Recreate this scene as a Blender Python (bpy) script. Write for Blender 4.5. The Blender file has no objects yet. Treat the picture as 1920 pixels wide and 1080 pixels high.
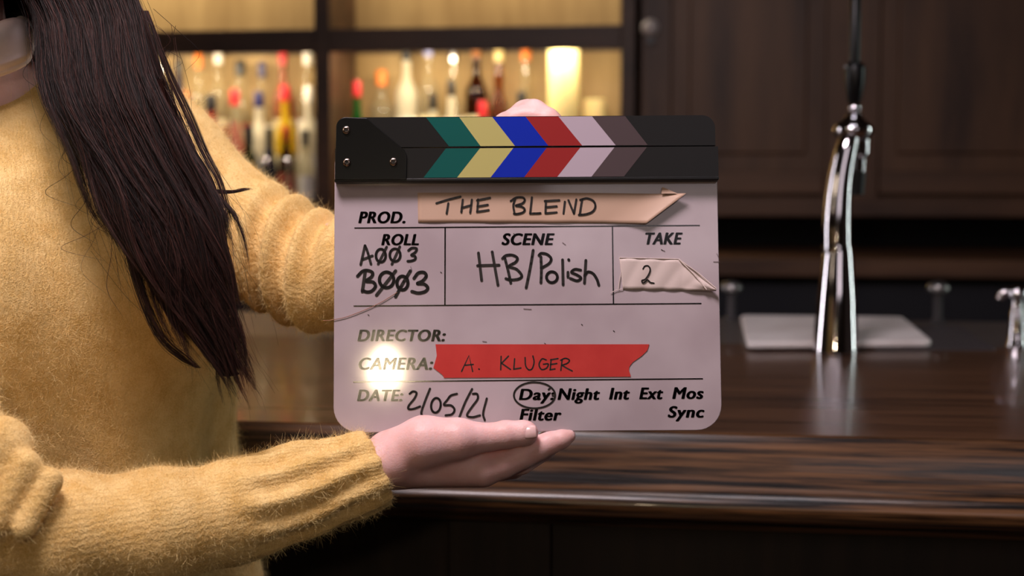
import bpy, math, random
import numpy as np
from mathutils import Vector, Matrix

# ------------------------------------------------------------------ camera
S = bpy.context.scene
COL = S.collection
FPX = 2667.0                       # 50 mm on a 36 mm sensor, 1920 px wide
CAM_Z = 1.36                       # eye height; the bar top is at 1.09 m
ZBAR = 1.09
CAM_ROT = Matrix.Rotation(math.radians(7.9), 3, 'Z') @ Matrix.Rotation(math.radians(90 - 4.717), 3, 'X')
CR = np.array(CAM_ROT)
CLOC = np.array([0.0, 0.0, CAM_Z])
cam_d = bpy.data.cameras.new('camera')
cam = bpy.data.objects.new('camera', cam_d)
COL.objects.link(cam)
cam.matrix_world = Matrix.Translation((0, 0, CAM_Z)) @ CAM_ROT.to_4x4()
cam_d.lens = 50.0
cam_d.sensor_width = 36.0
cam_d.clip_start = 0.05
cam_d.clip_end = 60
cam_d.dof.use_dof = True
cam_d.dof.focus_distance = 1.10
cam_d.dof.aperture_fstop = 5.0
S.camera = cam

# ------------------------------------------------------------------ world, exposure
W = bpy.data.worlds.new('dim_room_air')
S.world = W
W.use_nodes = True
W.node_tree.nodes['Background'].inputs[0].default_value = (0.55, 0.50, 0.55, 1)
W.node_tree.nodes['Background'].inputs[1].default_value = 0.012
S.view_settings.view_transform = 'Standard'
S.view_settings.look = 'None'
S.view_settings.exposure = 0.0
S.view_settings.gamma = 1.0
S.view_settings.use_curve_mapping = False

# ------------------------------------------------------------------ lights
def light(name, kind, loc, energy, color, size=0.1, size_y=None, target=None, spread=None):
    d = bpy.data.lights.new(name, kind)
    d.energy = energy
    d.color = color
    if kind == 'AREA':
        d.size = size
        if size_y:
            d.shape = 'RECTANGLE'; d.size_y = size_y
        if spread:
            d.spread = math.radians(spread)
    else:
        d.shadow_soft_size = size
    o = bpy.data.objects.new(name, d)
    COL.objects.link(o)
    o.location = loc
    if target is not None:
        o.rotation_euler = (Vector(target) - Vector(loc)).to_track_quat('-Z', 'Y').to_euler()
    return o

light('overhead_panel', 'AREA', (-0.40, 0.55, 2.50), 25, (1.0, 0.86, 0.90), 0.50, 0.34, (-0.2, 1.1, 1.3))
light('room_soft_light', 'AREA', (0.9, -1.6, 2.5), 5.6, (1.0, 0.88, 0.91), 1.2, 0.8, (-0.1, 1.1, 1.25))
light('overhead_panel_far', 'AREA', (0.12, 1.42, 2.85), 5, (0.95, 0.92, 1.0), 0.65, 0.12, (0.12, 1.42, 1.0))
light('side_lamp', 'AREA', (-1.9, -0.4, 2.3), 4.5, (1.0, 0.82, 0.60), 0.5, 0.5, (-0.4, 1.1, 1.2))
light('added_strip_left', 'AREA', (-2.6, 2.3, 1.75), 1.6, (1.0, 0.95, 0.98), 0.16, 1.5, (0.4, 2.0, 1.3), 60)  # added unseen strip light, gives the chrome tap a bright left edge
light('added_strip_right', 'AREA', (2.9, 2.7, 1.7), 2.0, (0.86, 1.0, 0.93), 0.16, 1.7, (0.4, 2.0, 1.3), 60)  # its greenish partner, likewise added for the tap's right edge

# ------------------------------------------------------------------ small maths
def T(px, py, d):
    """world point seen at photo pixel (px, py), d metres along the view axis"""
    v = np.array([(px - 960.0) / FPX * d, (540.0 - py) / FPX * d, -d])
    return CLOC + CR @ v

def on_z(px, py, z):
    r = T(px, py, 1.0) - CLOC
    return CLOC + r * ((z - CAM_Z) / r[2])

def on_y(px, py, y):
    r = T(px, py, 1.0) - CLOC
    return CLOC + r * (y / r[1])

def catmull(pts, n=6):
    p = [np.array(q, float) for q in pts]
    if len(p) < 3:
        return p
    p = [2 * p[0] - p[1]] + p + [2 * p[-1] - p[-2]]
    out = []
    for i in range(1, len(p) - 2):
        for k in range(n):
            t = k / n
            out.append(0.5 * (2 * p[i] + (p[i + 1] - p[i - 1]) * t + (2 * p[i - 1] - 5 * p[i] + 4 * p[i + 1] - p[i + 2]) * t * t
                              + (3 * p[i] - p[i - 1] - 3 * p[i + 1] + p[i + 2]) * t ** 3))
    out.append(p[-2])
    return out

# ------------------------------------------------------------------ mesh building
class MB:
    def __init__(self):
        self.v = []; self.f = []; self.m = []
    def add(self, vs, fs, mat=0):
        b = len(self.v)
        self.v += [tuple(map(float, q)) for q in vs]
        self.f += [tuple(i + b for i in q) for q in fs]
        self.m += [mat] * len(fs)
        return self
    def box(self, lo, hi, mat=0):
        (a, b, c), (d, e, f) = lo, hi
        return self.add([(a, b, c), (d, b, c), (d, e, c), (a, e, c), (a, b, f), (d, b, f), (d, e, f), (a, e, f)],
                        [(0, 3, 2, 1), (4, 5, 6, 7), (0, 1, 5, 4), (1, 2, 6, 5), (2, 3, 7, 6), (3, 0, 4, 7)], mat)
    def tube(self, path, rad, n=20, mat=0, cap=True, sx=1.0):
        path = [np.array(p, float) for p in path]
        m = len(path)
        if not hasattr(rad, '__len__'):
            rad = [rad] * m
        vs = []
        up = None
        for i, p in enumerate(path):
            t = path[min(i + 1, m - 1)] - path[max(i - 1, 0)]
            t = t / (np.linalg.norm(t) + 1e-12)
            if up is None:
                up = np.array([0, 0, 1.0]) if abs(t[2]) < 0.9 else np.array([0, 1.0, 0])
            a = np.cross(up, t); a /= np.linalg.norm(a) + 1e-12
            b = np.cross(t, a); up = b
            for k in range(n):
                w = 2 * math.pi * k / n
                vs.append(p + rad[i] * (math.cos(w) * a * sx + math.sin(w) * b))
        fs = []
        for i in range(m - 1):
            for k in range(n):
                k2 = (k + 1) % n
                fs.append((i * n + k, i * n + k2, (i + 1) * n + k2, (i + 1) * n + k))
        if cap:
            fs.append(tuple(range(n))[::-1]); fs.append(tuple((m - 1) * n + k for k in range(n)))
        return self.add(vs, fs, mat)
    def lathe(self, prof, n=28, origin=(0, 0, 0), axis='z', mat=0, cap=True):
        """prof: (radius, height) pairs"""
        o = np.array(origin, float); vs = []
        for r, h in prof:
            for k in range(n):
                w = 2 * math.pi * k / n
                c, s = r * math.cos(w), r * math.sin(w)
                vs.append(o + (np.array([c, s, h]) if axis == 'z' else np.array([c, -h, s]) if axis == '-y' else np.array([h, c, s])))
        m = len(prof); fs = []
        for i in range(m - 1):
            for k in range(n):
                k2 = (k + 1) % n
                fs.append((i * n + k, i * n + k2, (i + 1) * n + k2, (i + 1) * n + k))
        if cap:
            fs.append(tuple(range(n))[::-1]); fs.append(tuple((m - 1) * n + k for k in range(n)))
        return self.add(vs, fs, mat)
    def prism_xz(self, poly, y0, y1, mat=0):
        """polygon in x,z seen from -y (counter-clockwise), extruded y0 (front) to y1 (back)"""
        n = len(poly)
        vs = [(x, y0, z) for x, z in poly] + [(x, y1, z) for x, z in poly]
        fs = [tuple(range(n)), tuple(range(2 * n - 1, n - 1, -1))]
        for k in range(n):
            k2 = (k + 1) % n
            fs.append((k, n + k, n + k2, k2))
        return self.add(vs, fs, mat)
    def extrude_x(self, prof, x0, x1, mat=0):
        """profile of (y,z) points extruded along x"""
        n = len(prof)
        vs = [(x0, y, z) for y, z in prof] + [(x1, y, z) for y, z in prof]
        fs = [tuple(range(n)), tuple(range(2 * n - 1, n - 1, -1))] + [(k, n + k, n + (k + 1) % n, (k + 1) % n) for k in range(n)]
        return self.add(vs, fs, mat)
    def build(self, name, mats, parent=None, smooth=30, bevel=0, loc=None):
        me = bpy.data.meshes.new(name)
        v = self.v
        if loc is not None:
            v = [(a - loc[0], b - loc[1], c - loc[2]) for a, b, c in v]
        me.from_pydata(v, [], self.f)
        if not isinstance(mats, (list, tuple)):
            mats = [mats]
        for m in mats:
            me.materials.append(m)
        me.polygons.foreach_set('material_index', self.m)
        me.validate(); me.update()
        import bmesh
        bm = bmesh.new(); bm.from_mesh(me)
        bmesh.ops.recalc_face_normals(bm, faces=bm.faces)
        bm.to_mesh(me); bm.free()
        if smooth:
            me.shade_smooth()
            me.set_sharp_from_angle(angle=math.radians(smooth))
        o = bpy.data.objects.new(name, me)
        COL.objects.link(o)
        if loc is not None:
            o.location = loc
        if parent is not None:
            o.parent = parent
        if bevel:
            b = o.modifiers.new('bevel', 'BEVEL'); b.width = bevel; b.segments = 3; b.limit_method = 'ANGLE'; b.harden_normals = True
        return o

def np_mesh(name, verts, faces, mats, parent=None, smooth=True, nper=4):
    me = bpy.data.meshes.new(name)
    me.vertices.add(len(verts)); me.vertices.foreach_set('co', np.asarray(verts, np.float32).ravel())
    nf = len(faces)
    me.loops.add(nf * nper); me.loops.foreach_set('vertex_index', np.asarray(faces, np.int32).ravel())
    me.polygons.add(nf)
    me.polygons.foreach_set('loop_start', np.arange(0, nf * nper, nper, dtype=np.int32))
    me.polygons.foreach_set('use_smooth', np.full(nf, smooth))
    for m in (mats if isinstance(mats, (list, tuple)) else [mats]):
        me.materials.append(m)
    me.update(calc_edges=True)
    o = bpy.data.objects.new(name, me)
    COL.objects.link(o)
    if parent is not None:
        o.parent = parent
    return o

def empty(name, loc=(0, 0, 0)):
    o = bpy.data.objects.new(name, None)
    COL.objects.link(o); o.location = loc; o.empty_display_size = 0.05
    return o

def tag(o, label, cat, group=None):
    o['label'] = label; o['category'] = cat
    if group:
        o['group'] = group
    return o

def struct(o):
    o['kind'] = 'structure'
    return o

# ------------------------------------------------------------------ materials
def srgb(r, g, b):
    f = lambda c: (c / 255 / 12.92) if c / 255 <= 0.04045 else ((c / 255 + 0.055) / 1.055) ** 2.4
    return (f(r), f(g), f(b), 1)

def mat(name, col, rough=0.5, metal=0.0, spec=0.5, trans=0.0, sss=0.0, coat=0.0, ior=1.45, sheen=0.0, emit=None, estr=0):
    m = bpy.data.materials.new(name); m.use_nodes = True
    b = m.node_tree.nodes['Principled BSDF']
    b.inputs['Base Color'].default_value = col
    b.inputs['Roughness'].default_value = rough
    b.inputs['Metallic'].default_value = metal
    b.inputs['Specular IOR Level'].default_value = spec
    b.inputs['Transmission Weight'].default_value = trans
    b.inputs['IOR'].default_value = ior
    b.inputs['Coat Weight'].default_value = coat
    b.inputs['Sheen Weight'].default_value = sheen
    if sss:
        b.inputs['Subsurface Weight'].default_value = sss
        b.inputs['Subsurface Radius'].default_value = (0.012, 0.005, 0.003)
        b.inputs['Subsurface Scale'].default_value = 0.6
    if emit:
        b.inputs['Emission Color'].default_value = emit
        b.inputs['Emission Strength'].default_value = estr
    return m

def nodes(m):
    return m.node_tree.nodes, m.node_tree.links, m.node_tree.nodes['Principled BSDF']

def mottled(m, c1, c2, scale=(8, 8, 8), detail=6, rough=0.6, lo=0.3, hi=0.7, bump=0.0, bscale=None, rvar=0):
    """object-space noise between two colours, with optional bump"""
    N, L, B = nodes(m)
    tc = N.new('ShaderNodeTexCoord'); mp = N.new('ShaderNodeMapping'); mp.inputs['Scale'].default_value = scale
    L.new(tc.outputs['Object'], mp.inputs['Vector'])
    nz = N.new('ShaderNodeTexNoise'); nz.inputs['Scale'].default_value = 1; nz.inputs['Detail'].default_value = detail
    nz.inputs['Roughness'].default_value = rough
    L.new(mp.outputs[0], nz.inputs['Vector'])
    cr = N.new('ShaderNodeValToRGB')
    cr.color_ramp.elements[0].position = lo; cr.color_ramp.elements[0].color = c1
    cr.color_ramp.elements[1].position = hi; cr.color_ramp.elements[1].color = c2
    L.new(nz.outputs['Fac'], cr.inputs['Fac']); L.new(cr.outputs['Color'], B.inputs['Base Color'])
    if rvar:
        mr = N.new('ShaderNodeMapRange'); r0 = B.inputs['Roughness'].default_value
        mr.inputs['To Min'].default_value = r0; mr.inputs['To Max'].default_value = r0 + rvar
        L.new(nz.outputs['Fac'], mr.inputs['Value']); L.new(mr.outputs[0], B.inputs['Roughness'])
    if bump:
        bp = N.new('ShaderNodeBump'); bp.inputs['Strength'].default_value = bump; bp.inputs['Distance'].default_value = 0.002
        src = nz
        if bscale:
            src = N.new('ShaderNodeTexNoise'); src.inputs['Scale'].default_value = 1; src.inputs['Detail'].default_value = 4
            mp2 = N.new('ShaderNodeMapping'); mp2.inputs['Scale'].default_value = bscale
            L.new(tc.outputs['Object'], mp2.inputs['Vector']); L.new(mp2.outputs[0], src.inputs['Vector'])
        L.new(src.outputs['Fac'], bp.inputs['Height']); L.new(bp.outputs[0], B.inputs['Normal'])
    return m

M = {}
M['bar_wood'] = mottled(mat('varnished_dark_oak', srgb(60, 40, 30), 0.24, coat=0.15), srgb(44, 27, 17), srgb(92, 62, 42), (3, 45, 60), 8, lo=0.35, hi=0.7, bump=0.12, bscale=(6, 160, 160), rvar=0.1)
M['rail_wood'] = mottled(mat('varnished_rail_oak', srgb(60, 40, 30), 0.20, coat=0.12), srgb(18, 11, 8), srgb(110, 74, 44), (4, 90, 150), 9, rough=0.65, lo=0.42, hi=0.64, bump=0.10, bscale=(9, 260, 260), rvar=0.2)
M['front_wood'] = mottled(mat('bar_front_wood', srgb(40, 28, 22), 0.6), srgb(24, 17, 14), srgb(44, 31, 24), (40, 40, 3), 6)
M['back_wood'] = mottled(mat('dark_back_bar_wood', srgb(60, 42, 32), 0.5), srgb(62, 39, 26), srgb(120, 84, 56), (9, 9, 1.2), 6, lo=0.3, hi=0.75)
M['rail_back_wood'] = mottled(mat('cabinet_rail_wood', srgb(70, 48, 36), 0.5), srgb(60, 38, 26), srgb(112, 78, 54), (1.5, 7, 12), 6)
M['ochre_wood'] = mottled(mat('shelf_back_wood', srgb(200, 160, 100), 0.6), srgb(138, 110, 68), srgb(182, 154, 106), (9, 9, 1.5), 5)
M['shelf_wood'] = mottled(mat('shelf_board_wood', srgb(70, 45, 30), 0.5), srgb(46, 29, 20), srgb(84, 56, 38), (2, 9, 9), 5)
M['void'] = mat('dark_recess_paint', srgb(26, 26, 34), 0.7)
M['floor'] = mottled(mat('dark_floor_boards', srgb(50, 36, 28), 0.5), srgb(30, 22, 18), srgb(60, 44, 34), (2, 14, 14), 5)
M['plaster'] = mottled(mat('dark_plaster', srgb(80, 70, 66), 0.8), srgb(66, 58, 54), srgb(90, 80, 74), (3, 3, 3), 4)
M['steel'] = mottled(mat('brushed_steel', srgb(150, 148, 150), 0.35, metal=0.9), srgb(120, 118, 118), srgb(165, 160, 158), (2, 90, 90), 4, bump=0.05)
M['chrome'] = mat('polished_chrome', srgb(205, 200, 205), 0.06, metal=1.0)
M['black_plastic'] = mat('black_gloss_plastic', srgb(11, 10, 11), 0.32, spec=0.3)
M['nozzle'] = mat('black_rubber', srgb(12, 12, 14), 0.4)
M['white_poly'] = mottled(mat('white_cutting_plastic', srgb(225, 215, 212), 0.45, spec=0.3), srgb(205, 194, 190), srgb(232, 224, 222), (12, 12, 12), 5)
M['mat_rubber'] = mat('grey_rubber_mat', srgb(62, 58, 60), 0.45)
# ================================================================== SETTING
p = on_z(1200, 815, ZBAR); YF = p[1]                 # front edge of the bar top
YW = on_z(1200, 641, ZBAR)[1]                        # wood ends, steel worktop starts
YR = on_z(1500, 597, ZBAR)[1]                        # rear edge of the worktop
YSF, YSB = 4.05, 4.36                                # back-bar front and back planes
X0, X1 = -2.9, 2.6

struct(MB().box((X0 - 0.6, -2.6, -0.1), (X1 + 0.6, 4.6, 0.0)).build('floor', M['floor'], smooth=0))
struct(MB().box((X0 - 0.6, -2.6, 3.1), (X1 + 0.6, 4.6, 3.2)).build('ceiling', M['plaster'], smooth=0))
struct(MB().box((X0 - 0.6, 4.46, 0), (X1 + 0.6, 4.6, 3.1)).build('wall_back', M['plaster'], smooth=0))
struct(MB().box((X0 - 0.6, -2.75, 0), (X1 + 0.6, -2.6, 3.1)).build('wall_front', M['plaster'], smooth=0))
struct(MB().box((X0 - 0.6, -2.6, 0), (X0 - 0.5, 4.46, 3.1)).build('wall_left', M['plaster'], smooth=0))
struct(MB().box((X1 + 0.5, -2.6, 0), (X1 + 0.6, 4.46, 3.1)).build('wall_right', M['plaster'], smooth=0))

# ------------------------------------------------------------------ the bar itself
bar = empty('bar_counter', (0, YF, 0))
tag(bar, 'long dark varnished wooden bar counter with moulded front rail', 'bar counter')
def rel(o, root):
    o.parent = root; o.matrix_parent_inverse = Matrix.Translation(root.location).inverted()
    return o
rel(MB().box((X0, YF, ZBAR - 0.045), (X1, YW, ZBAR)).build('bar_top', M['bar_wood'], bevel=0.001), bar)
prof = [(0.0, 0.004), (-0.004, 0.0048), (-0.008, 0.0030), (-0.012, -0.004), (-0.017, -0.016), (-0.021, -0.028), (-0.025, -0.0375), (-0.0285, -0.045),
        (-0.034, -0.0465), (-0.041, -0.0490), (-0.047, -0.0535), (-0.0505, -0.058), (-0.052, -0.064), (-0.050, -0.071), (-0.045, -0.077), (-0.037, -0.082),
        (-0.024, -0.085), (-0.012, -0.088), (-0.006, -0.095), (0.02, -0.096), (0.02, -0.045), (0.0, -0.045)]
rel(MB().extrude_x([(YF + a, ZBAR + b) for a, b in prof], X0, X1).build('front_rail', M['rail_wood'], smooth=33), bar)
fr = MB().box((X0, YF + 0.02, 0.0), (X1, YF + 0.05, ZBAR - 0.08))
rel(fr.build('front_panel', M['front_wood'], smooth=0), bar)
x = X0 + 0.15
while x < X1:
    rel(MB().box((x, YF + 0.004, 0.12), (x + 0.11, YF + 0.02, ZBAR - 0.093)).build('stile', M['front_wood'], smooth=0, bevel=0.003), bar)
    x += 0.62
rel(MB().box((X0, YW - 0.04, 0), (X1, YW - 0.01, ZBAR - 0.045)).build('rear_panel', M['front_wood'], smooth=0), bar)

wt = empty('steel_worktop', (0, YW, 0))
tag(wt, 'grey steel worktop running behind the wooden bar top', 'worktop')
rel(MB().box((X0, YW + 0.001, ZBAR - 0.030), (X1, YR, ZBAR - 0.001)).build('top', M['steel'], bevel=0.002), wt)
rel(MB().box((X0, YW + 0.002, 0), (X1, YR - 0.03, ZBAR - 0.030)).build('cabinet', M['void'], smooth=0), wt)

# ------------------------------------------------------------------ back bar, right: panelled cupboard wall
def zy(py, y, px=1300):
    return on_y(px, py, y)[2]
def xy(px, y, py=300):
    return on_y(px, py, y)[0]
ZTOP = 2.6
z_lip = zy(405, YSF)
z_rail = zy(322, YSF)
xcab = xy(1200, YSF, 200)
cup = empty('wall_cupboard', (xcab, YSF, z_lip))
tag(cup, 'dark brown panelled wooden cupboard wall behind the beer tap', 'cupboard')
rel(MB().box((xcab, YSF + 0.03, z_lip), (X1, YSB, ZTOP)).build('carcass', M['back_wood'], smooth=0), cup)
xs = [xy(1200, YSF, 200), xy(1258, YSF, 200), xy(1548, YSF, 200), xy(1650, YSF, 200), xy(2030, YSF, 200), xy(2120, YSF, 200)]
for a, b in ((xs[0] + 0.003, xs[1]), (xs[2], xs[3]), (xs[4], xs[5])):
    rel(MB().box((a, YSF + 0.005, z_lip + 0.002), (b, YSF + 0.0299, ZTOP)).build('stile', M['back_wood'], smooth=0, bevel=0.004), cup)
for a, b in ((xs[1], xs[2]), (xs[3], xs[4]), (xs[5], X1)):
    rel(MB().box((a + .001, YSF + 0.006, z_lip + 0.062), (b - .001, YSF + 0.0299, z_rail)).build('rail', M['rail_back_wood'], smooth=0, bevel=0.004), cup)
    rel(MB().box((a + 0.05, YSF + 0.019, z_rail + 0.05), (b - 0.05, YSF + 0.0299, ZTOP - 0.1)).build('door_panel', M['back_wood'], smooth=0, bevel=0.009), cup)
rel(MB().box((xcab + 0.002, YSF - 0.012, z_lip), (X1, YSF + 0.0049, z_lip + 0.052)).build('bottom_moulding', M['rail_back_wood'], smooth=0, bevel=0.004), cup)
hk = empty('coat_hook', T(1219, 52, 3.98)); h0 = Vector(hk.location)
h0.y = YSF
hk.location = h0
tag(hk, 'small pale metal peg on the cupboard stile beside the shelves', 'hook')
for nm, pf, mt in (('peg', [(0.004, -0.006), (0.022, 0.0), (0.025, 0.012), (0.018, 0.03), (0.008, 0.04)], M['white_poly']),):
    rel(MB().lathe([(r, h) for r, h in pf], 18, tuple(h0), '-y').build(nm, mt), hk)
rel(MB().lathe([(0.012, -0.004), (0.012, 0.012)], 16, (h0[0] + 0.002, h0[1], h0[2] - 0.034), '-y').build('lower_screw', M['nozzle']), hk)

# recess below cupboard and the back counter
z_cnt_t, z_cnt_b = zy(484, 3.72), zy(517, 3.72)
bc = empty('back_counter', (0, 3.72, 0))
tag(bc, 'low dark back counter with a brown wooden edge under the shelves', 'counter')
rel(MB().box((X0, 3.72, z_cnt_b), (X1, YSB + 0.03, z_cnt_t)).build('counter_top', M['rail_back_wood'], bevel=0.004), bc)
rel(MB().box((X0, 3.78, 0), (X1, YSB + 0.03, z_cnt_b - 0.0005)).build('cabinet', M['void'], smooth=0), bc)
struct(MB().box((X0, YSB + 0.031, 0.0), (X1, YSB + 0.099, z_lip)).build('trim_1', M['void'], smooth=0))

# ------------------------------------------------------------------ back bar, left: lit bottle shelves
xp0, xp1 = xy(1163, YSF, 200), xy(1190, YSF, 200)
xm0, xm1 = xy(590, YSF, 200), xy(619, YSF, 200)
SB_Z0, SB_Z1 = zy(74, YSF, 700), zy(54, YSF, 700)    # the shelf board above the bottles
SH_Z0, SH_Z1 = zy(414, YSF, 500), zy(397, YSF, 500)  # the board the bottles stand on
su = empty('shelf_unit', (xm0, YSF, SH_Z0))
tag(su, 'brown wooden bottle shelf unit with warm lit back panels', 'shelves')
xl = X0 + 0.35
rel(MB().box((xl, YSB, z_lip), (xp0, YSB + 0.02, ZTOP)).build('back_panel', M['ochre_wood'], smooth=0), su)
for a, b in ((xp0, xp1), (xm0, xm1), (xl - 0.05, xl)):
    rel(MB().box((a, YSF, SH_Z0), (b, YSB + 0.02, ZTOP)).build('upright', M['shelf_wood'], bevel=0.003), su)
for a, b in ((xl, xm0), (xm1, xp0)):
    rel(MB().box((a + .0005, YSF + 0.01, SB_Z0), (b - .0005, YSB - .0005, SB_Z1)).build('shelf', M['shelf_wood'], bevel=0.002), su)
    rel(MB().box((a + .0005, YSF + 0.01, SH_Z0), (b - .0005, YSB - .0005, SH_Z1)).build('shelf', M['shelf_wood'], bevel=0.002), su)
    rel(MB().box((a + .0005, YSF + 0.21, SH_Z1), (b - .0005, YSB - .0005, SH_Z1 + 0.11)).build('riser', M['shelf_wood'], bevel=0.002), su)
rel(MB().box((xl, YSF, ZTOP), (xp1, YSB + 0.02, ZTOP + 0.04)).build('top_board', M['shelf_wood'], bevel=0.002), su)
M['led'] = mat('warm_led', srgb(255, 220, 160), 0.5, emit=(1.0, 0.72, 0.36, 1), estr=3)
for a, b in ((xl, xm0), (xm1, xp0)):
    o = rel(MB().box((a + 0.04, YSF + 0.012, SB_Z0 - 0.006), (b - 0.04, YSF + 0.022, SB_Z0 - 0.0005)).build('light_strip', M['led'], smooth=0), su)
    rel(MB().box((a + .0005, YSF - 0.002, zy(97, YSF, 700)), (b - .0005, YSF + 0.0098, SB_Z1 + .002)).build('valance', M['shelf_wood'], bevel=0.002), su)
    rel(MB().box((a + .0005, YSB - 0.012, zy(101, YSB, 700)), (b - .0005, YSB - 0.0006, SB_Z0 - .0006)).build('rear_batten', M['shelf_wood'], smooth=0), su)
    w = b - a - 0.08
    light('shelf_light', 'AREA', ((a + b) / 2, YSF + 0.030, SB_Z0 - 0.008), 6.3 * w, (1.0, 0.81, 0.54), w, 0.015, ((a + b) / 2, YSB - 0.10, SB_Z0 - 0.24))
    light('upper_shelf_light', 'AREA', ((a + b) / 2, YSF + 0.10, SB_Z1 + 0.42), 6 * w, (1.0, 0.82, 0.55), w, 0.02, ((a + b) / 2, YSB, SB_Z1 + 0.05))
    rel(MB().box((a + .0005, YSF + 0.01, SB_Z1 + 0.44), (b - .0005, YSB - .0005, SB_Z1 + 0.47)).build('shelf', M['shelf_wood'], bevel=0.002), su)

# ------------------------------------------------------------------ bottles
def glass(name, col, rough=0.05, tr=0.9):
    return mat(name, col, rough, trans=tr, ior=1.25)
G = {'clear': glass('clear_glass', srgb(238, 232, 205)), 'pale': glass('frosted_glass', srgb(235, 228, 205), 0.5, 0.55),
     'amber': glass('amber_spirit', srgb(150, 78, 22)), 'brown': glass('brown_glass', srgb(72, 34, 14)),
     'green': glass('green_glass', srgb(28, 120, 50), 0.1, 0.75), 'darkgreen': glass('dark_green_glass', srgb(30, 44, 20), 0.1, 0.7),
     'red': glass('red_liquor', srgb(170, 16, 16), 0.1, 0.6), 'yellow': glass('yellow_liquor', srgb(232, 196, 40), 0.15, 0.6),
     'blue': glass('dark_blue_glass', srgb(26, 34, 72), 0.1, 0.6), 'black': mat('black_glass', srgb(18, 16, 14), 0.12),
     'rose': glass('rose_glass', srgb(190, 120, 90), 0.1, 0.7)}
K = {'ball': mat('mirror_stopper', srgb(225, 220, 235), 0.12, metal=1),'white': mat('white_cap', srgb(238, 232, 220), 0.35), 'red': mat('red_cap', srgb(190, 34, 44), 0.35), 'black': mat('black_cap', srgb(20, 18, 20), 0.35),
     'navy': mat('navy_cap', srgb(34, 36, 84), 0.35), 'orange': mat('orange_cap', srgb(222, 118, 34), 0.35), 'lilac': mat('pale_blue_cap', srgb(165, 170, 225), 0.35),
     'cream': mat('cream_cap', srgb(228, 205, 140), 0.35), 'cork': mat('brown_cork', srgb(150, 96, 52), 0.7), 'steel': mat('steel_cap', srgb(190, 188, 190), 0.2, metal=1)}
PAPER = {'cream': mat('cream_label_paper', srgb(228, 216, 176), 0.6), 'white': mat('white_label_paper', srgb(240, 236, 224), 0.6),
         'black': mat('black_label_paper', srgb(28, 24, 22), 0.6), 'red': mat('red_label_paper', srgb(168, 34, 30), 0.6), 'yellow': mat('yellow_label_paper', srgb(225, 190, 60), 0.6)}
SHAPES = {   # body radius, shoulder height, neck radius, cap height fractions of the total height
    'round':  [(0.9, 0), (1, .02), (1, .58), (.93, .64), (.6, .70), (.40, .74), (.36, .80), (.36, .90)],
    'square': [(0.95, 0), (1, .02), (1, .62), (.97, .66), (.5, .70), (.36, .72), (.34, .90)],
    'slim':   [(0.9, 0), (1, .02), (1, .50), (.85, .60), (.5, .72), (.38, .80), (.36, .90)],
    'squat':  [(0.85, 0), (1, .03), (1, .50), (.9, .60), (.55, .68), (.42, .72), (.40, .88)],
    'bulb':   [(0.8, 0), (1, .08), (1, .42), (.7, .54), (.42, .62), (.36, .70), (.46, .74), (.34, .78), (.34, .90)]}
def bottle(px, ytop, row, h, r, shape, body, cap, paper, label, group=None):
    yy = {'back': YSB - 0.06, 'front': YSF + 0.15, 'low': YSF + 0.083, 'fore': YSF + 0.026}[row]
    zb = SH_Z1 + (0.11 if row == 'back' else 0)
    top = on_y(px, ytop, yy)
    h = max(0.16, top[2] - zb) if h is None else h
    x = top[0]
    e = empty('liquor_bottle', (x, yy, zb))
    tag(e, label, 'bottle', group or 'bottles on the lit shelves')
    n = 4 if shape == 'square' else 24
    pf = [(a * r, b * h) for a, b in SHAPES[shape]]
    nk = pf[-1][0]
    if shape == 'square':
        mb = MB().lathe([(a * r, b * h) for a, b in SHAPES['square']], 24)
    else:
        mb = MB().lathe(pf, 24)
    mb.build('glass_body', G[body], e, 50)
    ck = max(.80 * h, h - .048)
    if cap == 'ball':
        MB().lathe([(.013 * math.sin(a * math.pi / 12) + .0004, h - .013 - .013 * math.cos(a * math.pi / 12)) for a in range(13)], 20).build('stopper', K[cap], e, 60)
        return e
    MB().lathe([(nk * 1.05, ck), (nk * 1.18, ck + .001), (nk * 1.18, .985 * h), (nk * 1.0, h)], 20).build('cap', K[cap], e, 50)
    if paper:
        MB().lathe([(r * 1.008, .14 * h), (r * 1.008, .44 * h)], 24, cap=False).build('paper_label', PAPER[paper], e, 50)
    return e
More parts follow.
